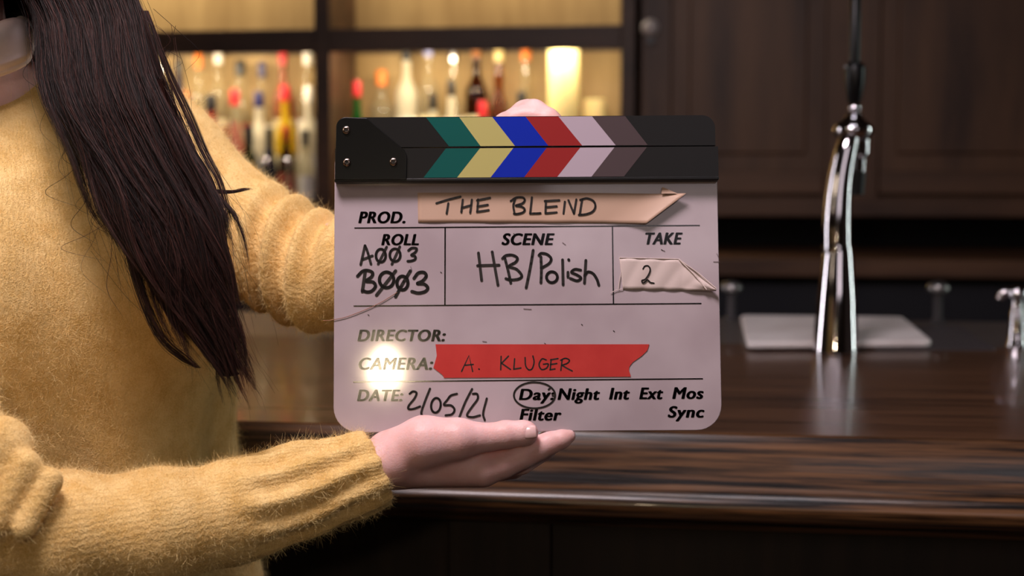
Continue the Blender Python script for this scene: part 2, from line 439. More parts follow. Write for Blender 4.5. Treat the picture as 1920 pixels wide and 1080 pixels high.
BT = [
 # left bay, back row
 (300, 112, 'back', .027, 'round', 'clear', 'steel', 'cream', 'clear bottle half hidden by the hair, steel cap, back row'),
 (335, 108, 'back', .028, 'slim', 'blue', 'black', None, 'slim dark bottle with a thin dark cap, left bay back row'),
 (372, 100, 'back', .029, 'round', 'clear', 'orange', 'cream', 'clear bottle with an orange cap, left bay back row'),
 (409, 91, 'back', .030, 'round', 'clear', 'white', 'cream', 'clear bottle with a tall white cap, left bay back row'),
 (450, 113, 'back', .034, 'squat', 'clear', 'black', 'red', 'clear bottle with a black cap and red label, left bay'),
 (491, 116, 'back', .030, 'bulb', 'clear', 'navy', 'white', 'clear bottle with a navy cap and round neck, left bay'),
 (530, 92, 'back', .032, 'round', 'rose', 'red', 'cream', 'bottle with a tall bright red cap, left bay back row'),
 (577, 93, 'back', .034, 'slim', 'clear', 'white', 'white', 'tall clear bottle with a white cap against the middle upright'),
 # left bay, front rows
 (349, 170, 'front', .034, 'round', 'blue', 'cork', None, 'dark blue bottle with a cork, beside the hair'),
 (395, 178, 'front', .036, 'squat', 'red', 'black', None, 'squat bottle of deep red liqueur with dark cap'),
 (440, 168, 'front', .034, 'slim', 'clear', 'red', 'cream', 'slim clear bottle with a small red cap, front row'),
 (485, 172, 'front', .036, 'round', 'pale', 'navy', 'white', 'frosted bottle with dark blue cap, front row'),
 (534, 160, 'front', .033, 'round', 'yellow', 'red', 'cream', 'bright yellow bottle with a red cap, front row'),
 (578, 162, 'front', .034, 'square', 'pale', 'white', 'white', 'wide frosted white bottle against the middle upright'),
 (368, 246, 'low', .034, 'squat', 'brown', 'black', 'black', 'low brown bottle in front of the red liqueur'),
 (421, 236, 'low', .033, 'round', 'amber', 'cork', 'cream', 'low amber bottle with a cork, left bay front'),
 (466, 236, 'low', .030, 'squat', 'darkgreen', 'black', 'black', 'low dark green bottle with black label, left bay front'),
 (504, 240, 'low', .024, 'slim', 'blue', 'black', None, 'slim navy bottle at the front of the left bay'),
 (536, 236, 'low', .025, 'round', 'brown', 'red', 'red', 'low brown bottle with a red cap, left bay front'),
 (572, 244, 'low', .024, 'squat', 'clear', 'black', 'white', 'low clear bottle beside the middle upright'),
 (500, 311, 'fore', .021, 'squat', 'clear', 'ball', None, 'tiny bottle with a round shiny stopper, left of its twin'),
 (541, 311, 'fore', .021, 'squat', 'clear', 'ball', None, 'tiny bottle with a round shiny stopper, right of its twin'),
 # middle bay
 (669, 152, 'front', .030, 'round', 'green', 'red', None, 'green bottle with a red cap, middle bay'),
 (715, 132, 'back', .040, 'round', 'clear', 'orange', 'cream', 'wide clear bottle with an orange brown cap, middle bay'),
 (762, 84, 'back', .035, 'round', 'pale', 'black', 'white', 'frosted bottle with a dark cap, middle bay'),
 (803, 76, 'back', .031, 'round', 'clear', 'lilac', 'cream', 'tall clear bottle with a pale blue cap'),
 (850, 87, 'back', .036, 'bulb', 'clear', 'steel', 'white', 'clear bottle with a bright ball neck and steel cap'),
 (893, 78, 'back', .033, 'round', 'brown', 'cork', 'cream', 'dark brown bottle with a brown cork, middle bay'),
 (935, 86, 'back', .034, 'bulb', 'amber', 'cream', 'black', 'dark amber bottle with a cream cap and round neck'),
 (986, 85, 'back', .037, 'bulb', 'clear', 'orange', 'cream', 'pale bottle with a bright orange neck, beside the tall candle'),
 (812, 176, 'front', .026, 'slim', 'pale', 'black', 'cream', 'frosted bottle with a small black cap, middle bay front row'),
 (846, 150, 'front', .026, 'squat', 'pale', 'black', 'cream', 'squat pale bottle with a black cap, middle bay front row'),
 (905, 190, 'front', .032, 'round', 'brown', 'red', 'cream', 'brown bottle half hidden behind the clapper sticks'),
 (978, 172, 'front', .030, 'squat', 'clear', 'black', 'yellow', 'short bottle with black cap just behind the raised knuckles'),
]
for b in BT:
    bottle(b[0], b[1], b[2], None, b[3], b[4], b[5], b[6], b[7], b[8])
M['candle'] = mat('cream_wax', srgb(240, 222, 160), 0.5, sss=0.3, trans=0.0)
def candle(px, ytop, r, row, label):
    yy = YSB - 0.08 if row == 'back' else YSF + 0.12
    zb = SH_Z1 + (0.11 if row == 'back' else 0)
    top = on_y(px, ytop, yy); h = top[2] - zb
    e = empty('pillar_candle', (top[0], yy, zb)); tag(e, label, 'candle')
    MB().lathe([(r * .96, 0), (r, .01), (r * 1.01, h * .5), (r * .99, h * .97), (r * .93, h), (r * .75, h - 0.006), (0.004, h - 0.008)], 28).build('wax_body', M['candle'], e, 40)
    MB().tube([(0, 0, h - .008), (0.001, 0, h + .004), (0.003, 0, h + .008)], .0012, 8).build('wick', K['black'], e)
candle(1057, 71, .046, 'front', 'tall cream pillar candle at the right end of the shelf')
candle(1116, 186, .034, 'back', 'short cream candle beside the shelf upright')

# ------------------------------------------------------------------ beer tap
tb = on_z(1566, 664, ZBAR); tb[1] = min(tb[1], YW - 0.05)
sc = (T(1567, 500, 1) - CLOC) @ CR[:, 2] * -1
dT = float(-(CR.T @ (tb - CLOC))[2])
def tp(px, py, off=0.0):
    """point on the tap, at the tap's own distance (off = metres further away)"""
    return T(px, py, dT + off) 
tap = empty('beer_tap', tuple(tb)); tag(tap, 'curved chrome beer tap with a black handle standing on the bar', 'beer tap')
col_px = [(1566, 668, 43), (1566, 660, 42.5), (1567, 620, 40), (1569, 560, 36), (1570, 510, 31.5), (1571, 475, 28), (1569, 466, 27.5), (1569, 458, 27), (1569, 420, 26.5), (1571, 380, 25),
          (1575, 340, 23), (1581, 305, 21.5), (1588, 275, 20), (1594, 255, 17)]
cp = catmull([tuple(tp(a, b, 0.0)) + (r,) for a, b, r in col_px], 4)
path = [c[:3] for c in cp]; rad = [c[3] * dT / FPX for c in cp]
path[0][2] = path[0][2] if path[0][2] > ZBAR else ZBAR
q = [(pp, rr) for pp, rr in zip(path, rad) if pp[2] >= ZBAR + 0.001]
path = [np.array([q[0][0][0], q[0][0][1], ZBAR + 0.0005])] + [a for a, b in q]; rad = [q[0][1]] + [b for a, b in q]
rel(MB().tube(path, rad, 40).build('column', M['chrome'], smooth=40), tap)
k = dT / FPX
hc = tp(1600, 247, 0.012)
rel(MB().lathe([(2 * k, -24 * k), (16 * k, -22 * k), (29 * k, -13 * k), (37 * k, -3 * k), (38.5 * k, 6 * k), (33 * k, 14 * k), (22 * k, 22 * k), (18 * k, 26 * k), (17 * k, 30 * k), (9 * k, 34 * k), (2 * k, 35 * k)], 36, tuple(hc)).build('head', M['chrome'], smooth=60), tap)
sp = tp(1608, 262, 0.02); e1 = tp(1608, 322, 0.024); e2 = tp(1607, 366, 0.026)
rel(MB().tube([sp, tp(1609, 290, .02), tp(1609, 296, .022), e1], [24 * k, 21 * k, 15 * k, 14 * k], 24).build('spout', M['chrome']), tap)
rel(MB().tube([e1, tp(1607, 340, .025), e2], [16 * k, 15 * k, 12.5 * k], 24).build('nozzle', M['nozzle']), tap)
fz = tp(1602, 219, .012)
rel(MB().lathe([(9 * k, -6 * k), (13 * k, 0), (13.5 * k, 5 * k), (9 * k, 9 * k), (12 * k, 13 * k), (12 * k, 18 * k), (9 * k, 24 * k)], 24, tuple(fz)).build('ferrule', M['chrome'], smooth=60), tap)
hz = tp(1602, 197, .012)
hd = rel(MB().lathe([(9 * k, 0), (13 * k, 8 * k), (18.5 * k, 40 * k), (19.5 * k, 68 * k), (17 * k, 76 * k), (11 * k, 80 * k)], 28, tuple(hz)).build('handle', M['black_plastic'], smooth=50), tap)
rel(MB().lathe([(10.5 * k, 0), (10.5 * k, 130 * k), (7 * k, 136 * k)], 20, tuple(tp(1602, 118, .012))).build('handle_rod', M['black_plastic']), tap)
rel(MB().lathe([(3.4 * k, 0), (3.4 * k, 2 * k), (1.5 * k, 4.5 * k)], 12, tuple(tp(1586, 125, -.006)), '-y').build('handle_screw', M['steel']), tap)

# small chrome faucet at the right edge
fb = on_z(1905, 650, ZBAR); kf = float(-(CR.T @ (fb - CLOC))[2]) / FPX
fa = empty('chrome_faucet', tuple(fb)); tag(fa, 'small chrome faucet with a short spout at the right edge of the picture', 'faucet')
rel(MB().lathe([(19 * kf, 0), (19 * kf, 3 * kf), (16 * kf, 8 * kf), (14 * kf, 40 * kf), (12 * kf, 66 * kf), (10 * kf, 70 * kf), (10 * kf, 90 * kf), (17 * kf, 94 * kf), (18 * kf, 106 * kf), (12 * kf, 112 * kf), (3 * kf, 114 * kf)], 28, tuple(fb)).build('column', M['chrome'], smooth=50), fa)
f0 = fb + np.array([-4 * kf, 0, 98 * kf])
rel(MB().tube([f0, f0 + np.array([-14 * kf, 0, 5 * kf]), f0 + np.array([-24 * kf, 0, 2 * kf]), f0 + np.array([-27 * kf, 0, -9 * kf])], [8 * kf, 8.5 * kf, 8 * kf, 7 * kf], 20).build('spout', M['chrome']), fa)

# faint posts behind
for px, top, lab in ((1371, 527, 'dim metal knob-topped post just right of the slate edge'), (1752, 527, 'dim metal knob-topped post behind the grey mat')):
    b0 = on_z(px, 600, ZBAR); b0[1] = YR - 0.03
    e = empty('worktop_post', tuple(b0)); tag(e, lab, 'post', 'dim metal posts on the worktop')
    kk = b0[1] / FPX
    z1 = on_y(px, top, b0[1])[2] - ZBAR
    rel(MB().lathe([(.014, 0), (.014, .003), (.0085, .006), (.008, z1 * .62), (.0085, z1 * .66)], 18, tuple(b0)).build('stem', M['mat_rubber']), e)
    rel(MB().lathe([(.009, z1 * .66), (.019, z1 * .74), (.021, z1 * .84), (.016, z1 * .95), (.005, z1)], 20, tuple(b0)).build('knob', M['steel'], smooth=60), e)

# cutting board and mat
def slab(pts, z0, z1, name, material, parent=None, bevel=0.004, corner=0.0):
    n = len(pts); mb = MB()
    vs = [(a, b, z0) for a, b in pts] + [(a, b, z1) for a, b in pts]
    mb.add(vs, [tuple(range(n))[::-1], tuple(range(n, 2 * n))] + [(k, (k + 1) % n, n + (k + 1) % n, n + k) for k in range(n)])
    return mb.build(name, material, parent, 40, bevel)
def rounded(pts, r, n=6):
    out = []; m = len(pts)
    for i in range(m):
        p0 = np.array(pts[i]); a = np.array(pts[i - 1]) - p0; b = np.array(pts[(i + 1) % m]) - p0
        a = a / np.linalg.norm(a) * r; b = b / np.linalg.norm(b) * r
        for k in range(n + 1):
            t = k / n
            q = (1 - t) ** 2 * (p0 + a) + 2 * t * (1 - t) * p0 + t * t * (p0 + b)
            out.append(tuple(q))
    return out
zc = ZBAR + 0.0145
c4 = [on_z(1400, 641, zc)[:2], on_z(1749, 638, zc)[:2], on_z(1693, 593, zc)[:2], on_z(1388, 590, zc)[:2]]
cb = slab(rounded([tuple(c) for c in c4], 0.018), ZBAR + 0.0035, zc, 'cutting_board', M['white_poly'])
tag(cb, 'thick white plastic cutting board lying behind the beer tap', 'cutting board')
m4 = [on_z(1640, 654, ZBAR + .003)[:2], on_z(1868, 654, ZBAR + .003)[:2], on_z(1800, 609, ZBAR + .003)[:2], on_z(1600, 609, ZBAR + .003)[:2]]
bm_ = slab(rounded([tuple(c) for c in m4], 0.008), ZBAR, ZBAR + .003, 'bar_mat', M['mat_rubber'], bevel=0.001)
tag(bm_, 'thin dark grey mat partly under the white cutting board', 'mat')
# ================================================================== CLAPPERBOARD
TH = math.radians(5.0); RO = math.radians(0.36)
u_c = np.array([-math.sin(RO), math.cos(RO) * math.cos(TH), -math.cos(RO) * math.sin(TH)])
r_c = np.array([math.cos(RO), math.sin(RO), 0.0])
r_c = r_c - u_c * (r_c @ u_c); r_c /= np.linalg.norm(r_c)
y_c = np.cross(u_c, r_c)                                   # away from the camera
BO = T(988, 575, 1.111)
BX, BZ, BY = CR @ r_c, CR @ u_c, CR @ y_c
def BL(px, py, off=0.0):
    """photo pixel -> local x,z on the slate's front face (off metres in front of it)"""
    r = T(px, py, 1.0) - CLOC
    o = BO - BY * off
    t = ((o - CLOC) @ BY) / (r @ BY)
    q = CLOC + r * t - BO
    return (float(q @ BX), float(q @ BZ))
clap = empty('clapperboard', (0, 0, 0))
clap.matrix_world = Matrix(((BX[0], BY[0], BZ[0], BO[0]), (BX[1], BY[1], BZ[1], BO[1]), (BX[2], BY[2], BZ[2], BO[2]), (0, 0, 0, 1)))
tag(clap, 'white acrylic clapperboard with coloured chevron sticks held upright by two hands', 'clapperboard')

M['acrylic'] = mottled(mat('white_acrylic', srgb(215, 198, 200), 0.07, spec=0.45, sss=0.0), srgb(168, 152, 157), srgb(184, 169, 174), (14, 14, 14), 3, rough=0.45, lo=0.35, hi=0.62)
M['stick_black'] = mat('black_painted_stick', srgb(19, 18, 18), 0.35, spec=0.25)
M['plate_black'] = mat('black_hinge_plate', srgb(11, 11, 10), 0.25, spec=0.3)
for nm, c in (('green', (0, 78, 72)), ('yellow', (176, 166, 102)), ('blue', (0, 34, 158)), ('red', (142, 34, 34)), ('white', (176, 160, 172)), ('grey', (74, 61, 63))):
    M['st_' + nm] = mat(nm + '_stripe_paint', srgb(*c), 0.4, spec=0.2)
M['print'] = mat('black_print', srgb(12, 10, 12), 0.12)
M['marker'] = mat('black_marker_ink', srgb(22, 14, 16), 0.45)
M['tape_cream'] = mat('cream_masking_tape', srgb(190, 157, 136), 0.55)
M['tape_white'] = mat('white_cloth_tape', srgb(208, 189, 183), 0.6)
M['tape_red'] = mottled(mat('red_cloth_tape', srgb(200, 52, 46), 0.55), srgb(182, 38, 34), srgb(194, 50, 44), (40, 40, 40), 3)

# slate
def arc(cx, cz, r, a0, a1, n=8):
    return [(cx + r * math.cos(math.radians(a0 + (a1 - a0) * k / n)), cz + r * math.sin(math.radians(a0 + (a1 - a0) * k / n))) for k in range(n + 1)]
xl_, zb_ = BL(625.5, 700)[0], BL(990, 809)[1]
xr_ = BL(1352, 700)[0]; zt_ = BL(990, 300)[1]
R_ = 0.0195
slate_poly = arc(xl_ + R_, zb_ + R_, R_, 180, 270) + arc(xr_ - R_, zb_ + R_, R_, 270, 360) + [(xr_, zt_), (xl_, zt_)]
MB().prism_xz(slate_poly, 0, 0.0035).build('slate', M['acrylic'], clap, 40, 0.0006)

# sticks with chevrons
def stick(name, ytop, ybot, front, tops, bots, roundtl, roundtr, xa=628, xb=1341):
    mb = MB(); D0, D1 = -front, 0.006
    zt, zb = BL(990, ytop, front)[1], BL(990, ybot, front)[1]
    xa_, xb_ = BL(xa, (ytop + ybot) / 2, front)[0], BL(xb, (ytop + ybot) / 2, front)[0]
    poly = [(xa_, zb), (xb_, zb)]
    poly += arc(xb_ - .010, zt - .010, .010, 0, 90) if roundtr else [(xb_, zt)]
    poly += arc(xa_ + .008, zt - .008, .008, 90, 180) if roundtl else [(xa_, zt)]
    mb.prism_xz(poly, D0, D1, 0)
    xt = [BL(x, ytop, front)[0] for x in tops]; xbt = [BL(x, ybot, front)[0] for x in bots]
    for i in range(6):
        mb.add([(xbt[i], D0 - .00025, zb + .0004), (xbt[i + 1], D0 - .00025, zb + .0004), (xt[i + 1], D0 - .00025, zt - .0004), (xt[i], D0 - .00025, zt - .0004)], [(0, 1, 2, 3)], i + 1)
    return mb.build(name, [M['stick_black']] + [M['st_' + c] for c in ('green', 'yellow', 'blue', 'red', 'white', 'grey')], clap, 30)
FRN = 0.009
stick('upper_stick', 218, 274.5, FRN, [798.5, 861, 923, 985.5, 1047, 1110, 1172], [842, 901, 965.5, 1028, 1091.5, 1154.5, 1214.5], True, True, 631, 1341)
stick('lower_stick', 276.5, 333, FRN, [836, 900, 962.5, 1025, 1088, 1152, 1213], [794, 857, 920, 983, 1045, 1109, 1170], False, False, 628, 1347)
# ledge under the lower stick
za, zb2 = BL(990, 333, FRN)[1], BL(990, 339.5, FRN)[1]
MB().box((BL(627, 336, FRN)[0], -FRN - .001, zb2), (BL(1348, 336, FRN)[0], .006, za)).build('stick_ledge', M['stick_black'], clap, 0, .0008)
# hinge plate
F2 = FRN + 0.002
pp_ = [BL(a, b, F2) for a, b in ((627.5, 337), (762, 337), (763, 292), (758, 281), (745, 270), (688, 221))]
xa_, zt_2 = BL(630, 219.5, F2)
MB().prism_xz(pp_ + arc(xa_ + .008, zt_2 - .008, .008, 90, 180), -F2, -FRN - 0.0006).build('hinge_plate', M['plate_black'], clap, 40, .0006)
M['screw'] = mat('worn_nickel', srgb(200, 178, 165), 0.22, metal=1.0)
for sx_, sy_ in ((649.5, 244), (650.5, 304.8), (737.8, 303.6)):
    a, b = BL(sx_, sy_, F2)
    sk = MB().lathe([(.0031, 0), (.0032, .0008), (.0027, .0017), (.0018, .0019), (.0015, .0010), (.0014, .0003), (.0002, .0003)], 28, (a, -F2, b), '-y').build('screw', M['screw'], clap, 50)
    MB().lathe([(.00135, .0004), (.0013, .0007), (.0001, .0008)], 6, (a, -F2, b), '-y').build('socket', M['nozzle'], sk, 0)

# ruled lines
INK = -0.00025
def seg2(mb, a, b, w, y=INK):
    a, b = np.array(a), np.array(b); t = (b - a) / np.linalg.norm(b - a); n = np.array([-t[1], t[0]]) * w / 2
    mb.add([(a[0] - n[0], y, a[1] - n[1]), (b[0] - n[0], y, b[1] - n[1]), (b[0] + n[0], y, b[1] + n[1]), (a[0] + n[0], y, a[1] + n[1])], [(0, 1, 2, 3)])
PXW = 1.105 / FPX
rl = MB()
for (a, b), (c, d), w in (((664.5, 427.5), (1312, 422.6), 2.1), ((663, 573.7), (1315, 569), 2.1), ((662, 716), (1318, 710), 2.1), ((834.6, 427), (834.2, 572.5), 2.6), ((1148.2, 424), (1150.2, 570), 2.4)):
    seg2(rl, BL(a, b), BL(c, d), w * PXW)
rl.build('ruled_lines', M['print'], clap, 0)

# printed captions
def caption(mb, txt, x0, x1, ytop, ybase, shear=0.21, y=INK):
    def flat(s, bold):
        cu = bpy.data.curves.new('t', 'FONT'); cu.body = s; cu.size = 1; cu.resolution_u = 6
        cu.offset = 0; cu.space_character = 1.10
        o = bpy.data.objects.new('t', cu); COL.objects.link(o)
        dg = bpy.context.evaluated_depsgraph_get(); dg.update()
        me = bpy.data.meshes.new_from_object(o.evaluated_get(dg))
        vs = np.array([v.co[:2] for v in me.vertices]); fs = [tuple(q.vertices) for q in me.polygons]
        bpy.data.objects.remove(o); bpy.data.curves.remove(cu); bpy.data.meshes.remove(me)
        return vs, fs
    hv, _ = flat('H', 0.028)
    cap0, cap1 = hv[:, 1].min(), hv[:, 1].max()
    vs, fs = flat(txt, 0.028)
    yy = (vs[:, 1] - cap0) / (cap1 - cap0)
    H = (ybase - ytop)
    xx = vs[:, 0]
    # fit width including the slant
    W0 = xx.max() - xx.min()
    sl = shear * H
    wx = (x1 - x0) - sl * (1 if txt[-1] not in 'rc.:' else .5)
    px = x0 + 1.2 + (xx - xx.min()) / W0 * (wx - 2.4) + yy * sl
    py = ybase - yy * H
    for dx, dy in ((-1.45, 0), (-.9, -.45), (-.9, .45), (0, -.5), (0, .5), (.9, -.45), (.9, .45), (1.45, 0)):
        out = []
        for a, b in zip(px, py):
            q = BL(a + dx, b + dy); out.append((q[0], y, q[1]))
        mb.add(out, fs)
for c in (('PROD.', 672, 762, 397.2, 418), ('ROLL', 715, 789, 439.3, 459.3), ('SCENE', 940, 1040, 438, 459), ('TAKE', 1206, 1280, 436.6, 458),
          ('DIRECTOR:', 670.4, 835.5, 618.6, 639.4), ('CAMERA:', 670.4, 812, 671, 693), ('DATE:', 669.5, 756, 731, 751.5),
          ('Day:', 973, 1040, 729.5, 749.5), ('Night', 1045.5, 1127, 728.5, 749.2), ('Int', 1142, 1183, 727.6, 748.6), ('Ext', 1198.5, 1245.5, 727, 748), ('Mos', 1260.5, 1321.5, 726.4, 747.4),
          ('Filter', 974, 1052.5, 767, 788), ('Sync', 1251.5, 1320.5, 762, 782.4)):
    tx = MB(); caption(tx, *c); tx.build('printed_caption', M['print'], clap, 0)

# handwriting: ribbons with round ends
def ribbon(mb, pts, w, y, smooth=True):
    P_ = [np.array(BL(*q)) for q in pts]
    if smooth and len(P_) > 2:
        P_ = catmull(P_, 5)
    w2 = w * 1.08 * PXW / 2
    n = len(P_); L, Rr = [], []
    for i in range(n):
        t = P_[min(i + 1, n - 1)] - P_[max(i - 1, 0)]; t = t / (np.linalg.norm(t) + 1e-9)
        nn = np.array([-t[1], t[0]]) * w2
        L.append(P_[i] + nn); Rr.append(P_[i] - nn)
    vs = [(a[0], y, a[1]) for a in L] + [(a[0], y, a[1]) for a in Rr]
    mb.add(vs, [(i, i + 1, n + i + 1, n + i) for i in range(n - 1)])
    for i, c in enumerate(P_):
        if i not in (0, n - 1) and n > 2 and i % 2:
            continue
        mb.add([(c[0] + w2 * math.cos(k * math.pi / 6), y, c[1] + w2 * math.sin(k * math.pi / 6)) for k in range(12)], [tuple(range(12))])
def z2p(o, s):
    return lambda pts: [(o[0] + a / s, o[1] + b / s) for a, b in pts]
def ell(cx, cy, rx, ry, tilt=0, n=18):
    t = math.radians(tilt)
    return [(cx + rx * math.cos(w) * math.cos(t) - ry * math.sin(w) * math.sin(t), cy + rx * math.cos(w) * math.sin(t) + ry * math.sin(w) * math.cos(t)) for w in [2 * math.pi * k / n - 1.3 for k in range(n + 1)]]
z5 = z2p((610, 200), 4.695); z6 = z2p((1000, 200), 4.695); z7 = z2p((620, 410), 5.053); z8 = z2p((980, 410), 4.923)
q1 = z2p((610, 590), 4.5); q2 = z2p((960, 590), 4.5)
YI = INK - 0.0001
for nm_, f, w, strokes in (
    ('handwritten_roll', z7, 4.6, [[(325, 255), (285, 435)], [(325, 255), (348, 310), (382, 430)], [(300, 388), (395, 352)], ell(475, 350, 46, 62), [(530, 268), (450, 430)], ell(610, 345, 50, 60), [(655, 265), (580, 432)],
               [(737, 302), (770, 278), (815, 285), (800, 320), (765, 345), (800, 358), (800, 385), (765, 400), (730, 403)]]),
    ('handwritten_roll', z7, 5.8, [[(328, 500), (300, 690)], [(255, 545), (300, 500), (345, 490), (395, 510), (388, 550), (335, 592), (400, 600), (425, 640), (390, 685), (345, 695), (300, 680)],
               ell(530, 580, 68, 74), [(615, 495), (435, 725)], ell(680, 610, 52, 65), [(755, 495), (680, 620), (615, 740)],
               [(790, 565), (830, 515), (885, 510), (905, 545), (870, 590), (820, 615), (885, 620), (920, 655), (895, 690), (830, 705), (770, 690)]]),
    ('handwritten_scene', z7, 5.0, [[(1400, 325), (1430, 585)], [(1530, 315), (1585, 630)], [(1392, 445), (1595, 440)], [(1650, 375), (1678, 480), (1706, 610)],
               [(1628, 378), (1660, 350), (1720, 345), (1768, 372), (1752, 412), (1690, 452), (1762, 480), (1810, 540), (1780, 572), (1700, 580), (1660, 568)]]),
    ('handwritten_scene', z8, 5.0, [[(97, 292), (70, 450), (32, 638)], [(168, 352), (172, 480), (168, 592)], [(150, 340), (172, 320), (225, 330), (262, 368), (245, 412), (182, 452)],
               ell(270, 540, 50, 50), [(368, 380), (373, 610)], [(418, 495), (418, 540)], [(424, 378), (427, 384)],
               [(535, 475), (482, 468), (450, 495), (498, 518), (538, 548), (502, 574), (440, 552)], [(583, 385), (570, 595)], [(572, 530), (602, 492), (650, 508), (685, 560), (703, 615)]]),
    ('handwritten_date', q1, 3.9, [[(712, 668), (740, 648), (770, 662), (750, 710), (706, 765), (702, 795), (742, 796), (800, 775)], [(883, 625), (845, 720), (810, 825), (825, 860)],
               ell(933, 765, 40, 62, 8), [(1110, 668), (1060, 682), (1035, 710)], [(1032, 716), (1000, 762), (1060, 766), (1090, 802), (1068, 840), (1015, 850)],
               [(1238, 628), (1180, 740), (1125, 880)], [(1245, 668), (1280, 670), (1285, 712), (1240, 775), (1195, 848), (1240, 865), (1305, 850)], [(1362, 708), (1332, 830), (1345, 890)]]),
    ('drawn_circle', q2, 3.2, [ell(190, 680, 174, 110), [(342, 684), (348, 686)], [(308, 632), (320, 622)]]),
):
    hw = MB()
    for s in strokes:
        ribbon(hw, f(s), w, YI)
    hw.build(nm_, M['marker'], clap, 0)
for a, b in ((1240, 468), (963, 438), (1090, 608), (1021, 643.5), (826, 510), (690, 590), (1150, 620)):
    hw = MB(); ribbon(hw, [(a, b), (a + 2, b + 1.5)], 1.3, YI); hw.build('ink_speck', M['marker'], clap, 0)
# small scuffs
M['scuff'] = mat('grey_scuff', srgb(120, 106, 108), 0.6)
for s in ([(1338, 491), (1348, 491)], [(1344, 476), (1347, 482)], [(982, 579), (996, 580)], [(1240, 468), (1246, 471)], [(770, 500), (772, 506)], [(905, 640), (912, 641)], [(1055, 455), (1060, 459)]):
    sc_ = MB(); ribbon(sc_, s, 1.4, YI); sc_.build('scuff_mark', M['scuff'], clap, 0)

# tapes
def tape(name, outline, material, lift, n=60, thick=0.0003):
    """outline given as (top curve, bottom curve) of photo points; lift(u,v) metres off the slate"""
    top, bot = outline; vs = []; m = 8
    def at(c, t):
        d = [0]
        for i in range(1, len(c)):
            d.append(d[-1] + math.dist(c[i], c[i - 1]))
        s = t * d[-1]
        for i in range(1, len(c)):
            if s <= d[i] + 1e-9:
                k = (s - d[i - 1]) / (d[i] - d[i - 1]); return (c[i - 1][0] + (c[i][0] - c[i - 1][0]) * k, c[i - 1][1] + (c[i][1] - c[i - 1][1]) * k)
        return c[-1]
    for i in range(n + 1):
        a, b = at(top, i / n), at(bot, i / n)
        for j in range(m + 1):
            v = j / m
            px, py = a[0] + (b[0] - a[0]) * v, a[1] + (b[1] - a[1]) * v
            h = 0.0004 + lift(i / n, v)
            q = BL(px, py, h)
            vs.append((q[0], -h, q[1]))
    fs = [(i * (m + 1) + j, (i + 1) * (m + 1) + j, (i + 1) * (m + 1) + j + 1, i * (m + 1) + j + 1) for i in range(n) for j in range(m)]
    o = MB().add(vs, fs).build(name, material, clap, 60)
    sd = o.modifiers.new('thick', 'SOLIDIFY'); sd.thickness = thick; sd.offset = 0
    return o
rnd = random.Random(5)
ptop = [(783, 361.5), (860, 361), (1000, 361), (1130, 362), (1250, 363.5), (1287, 362.5)]
pbot = [(784, 417), (880, 417), (1000, 418), (1100, 418.5), (1170, 419), (1212, 419)]
def plift(u, v):
    e = max(0, (u - .84) / .16)
    return 0.006 * e * e * (1 - .25 * v) + 0.0004 * max(0, math.sin(u * 23)) * v
t1 = tape('production_tape', (ptop, pbot), M['tape_cream'], plift)
fold = MB()
ff = [BL(1242, 350, .004), BL(1240, 363, .004), BL(1270, 363, .004)]
fold.add([(a, -.003 - .001 * i, b) for i, (a, b) in enumerate(ff)], [(0, 1, 2)]).build('folded_corner', M['tape_cream'], t1, 0)
w1 = MB()
YT = -0.0011
for f, strokes in ((z5, [[(978, 852), (1080, 820), (1190, 792)], [(1083, 852), (1068, 943)], [(1210, 820), (1197, 930)], [(1290, 820), (1275, 935)], [(1200, 892), (1285, 868)],
                         [(1345, 818), (1337, 925)], [(1335, 826), (1450, 803)], [(1338, 880), (1430, 865)], [(1335, 927), (1438, 912)],
                         [(1672, 810), (1655, 870), (1665, 943)], [(1632, 832), (1680, 802), (1735, 800), (1755, 822), (1735, 852), (1675, 872), (1725, 880), (1755, 905), (1738, 932), (1690, 945), (1660, 944)],
                         [(1818, 800), (1802, 942)], [(1802, 942), (1878, 940), (1893, 938)]]),
                   (z6, [[(110, 830), (106, 940)], [(100, 832), (228, 825)], [(110, 886), (205, 878)], [(106, 940), (205, 932)], [(277, 838), (265, 943)], [(308, 825), (357, 943)], [(378, 818), (357, 943)],
                         [(428, 822), (408, 945)], [(412, 822), (470, 808), (528, 832), (545, 880), (520, 925), (460, 948), (400, 954)]])):
    for s in strokes:
        ribbon(w1, f(s), 3.7, YT)
w1.build('handwriting', M['marker'], t1, 0)

ttop = [(1161, 483), (1210, 484), (1271, 485.5), (1310, 513), (1343, 541)]
tbot = [(1168, 543), (1210, 543.5), (1262, 544.5), (1305, 545), (1343, 545.5)]
def tlift(u, v):
    e = max(0, (u - .62) / .38)
    return 0.0055 * e * (1 - .3 * math.cos(6 * v)) * .8 + 0.0006 * abs(math.sin(u * 15 + v * 3))
t2 = tape('take_tape', (ttop, tbot), M['tape_white'], tlift)
cr_ = MB()
def strand(mb, pts, w, h0, h1):
    vs = []
    for i, q in enumerate(pts):
        h = h0 + (h1 - h0) * i / (len(pts) - 1)
        a = BL(q[0], q[1], h); vs.append((a[0], -h, a[1]))
    mb.tube(vs, w * PXW / 2, 8)
strand(cr_, [(1274, 487), (1300, 513), (1325, 543)], 2.6, .0012, .0048)
strand(cr_, [(1272, 485.5), (1310, 512.5), (1343, 541)], 2.2, .001, .0062)
strand(cr_, [(1161.5, 483.3), (1200, 484), (1271, 485.6)], 1.6, .001, .0012)
cr_.build('crease', M['tape_white'], t2, 60)
th = MB()
strand(th, [(1165, 510), (1161, 530), (1160, 541)], 1.6, .001, .001)
strand(th, [(1168, 542), (1156, 544), (1145, 549)], 1.3, .001, .001)
th.build('loose_thread', M['tape_white'], t2, 60)
w2_ = MB()
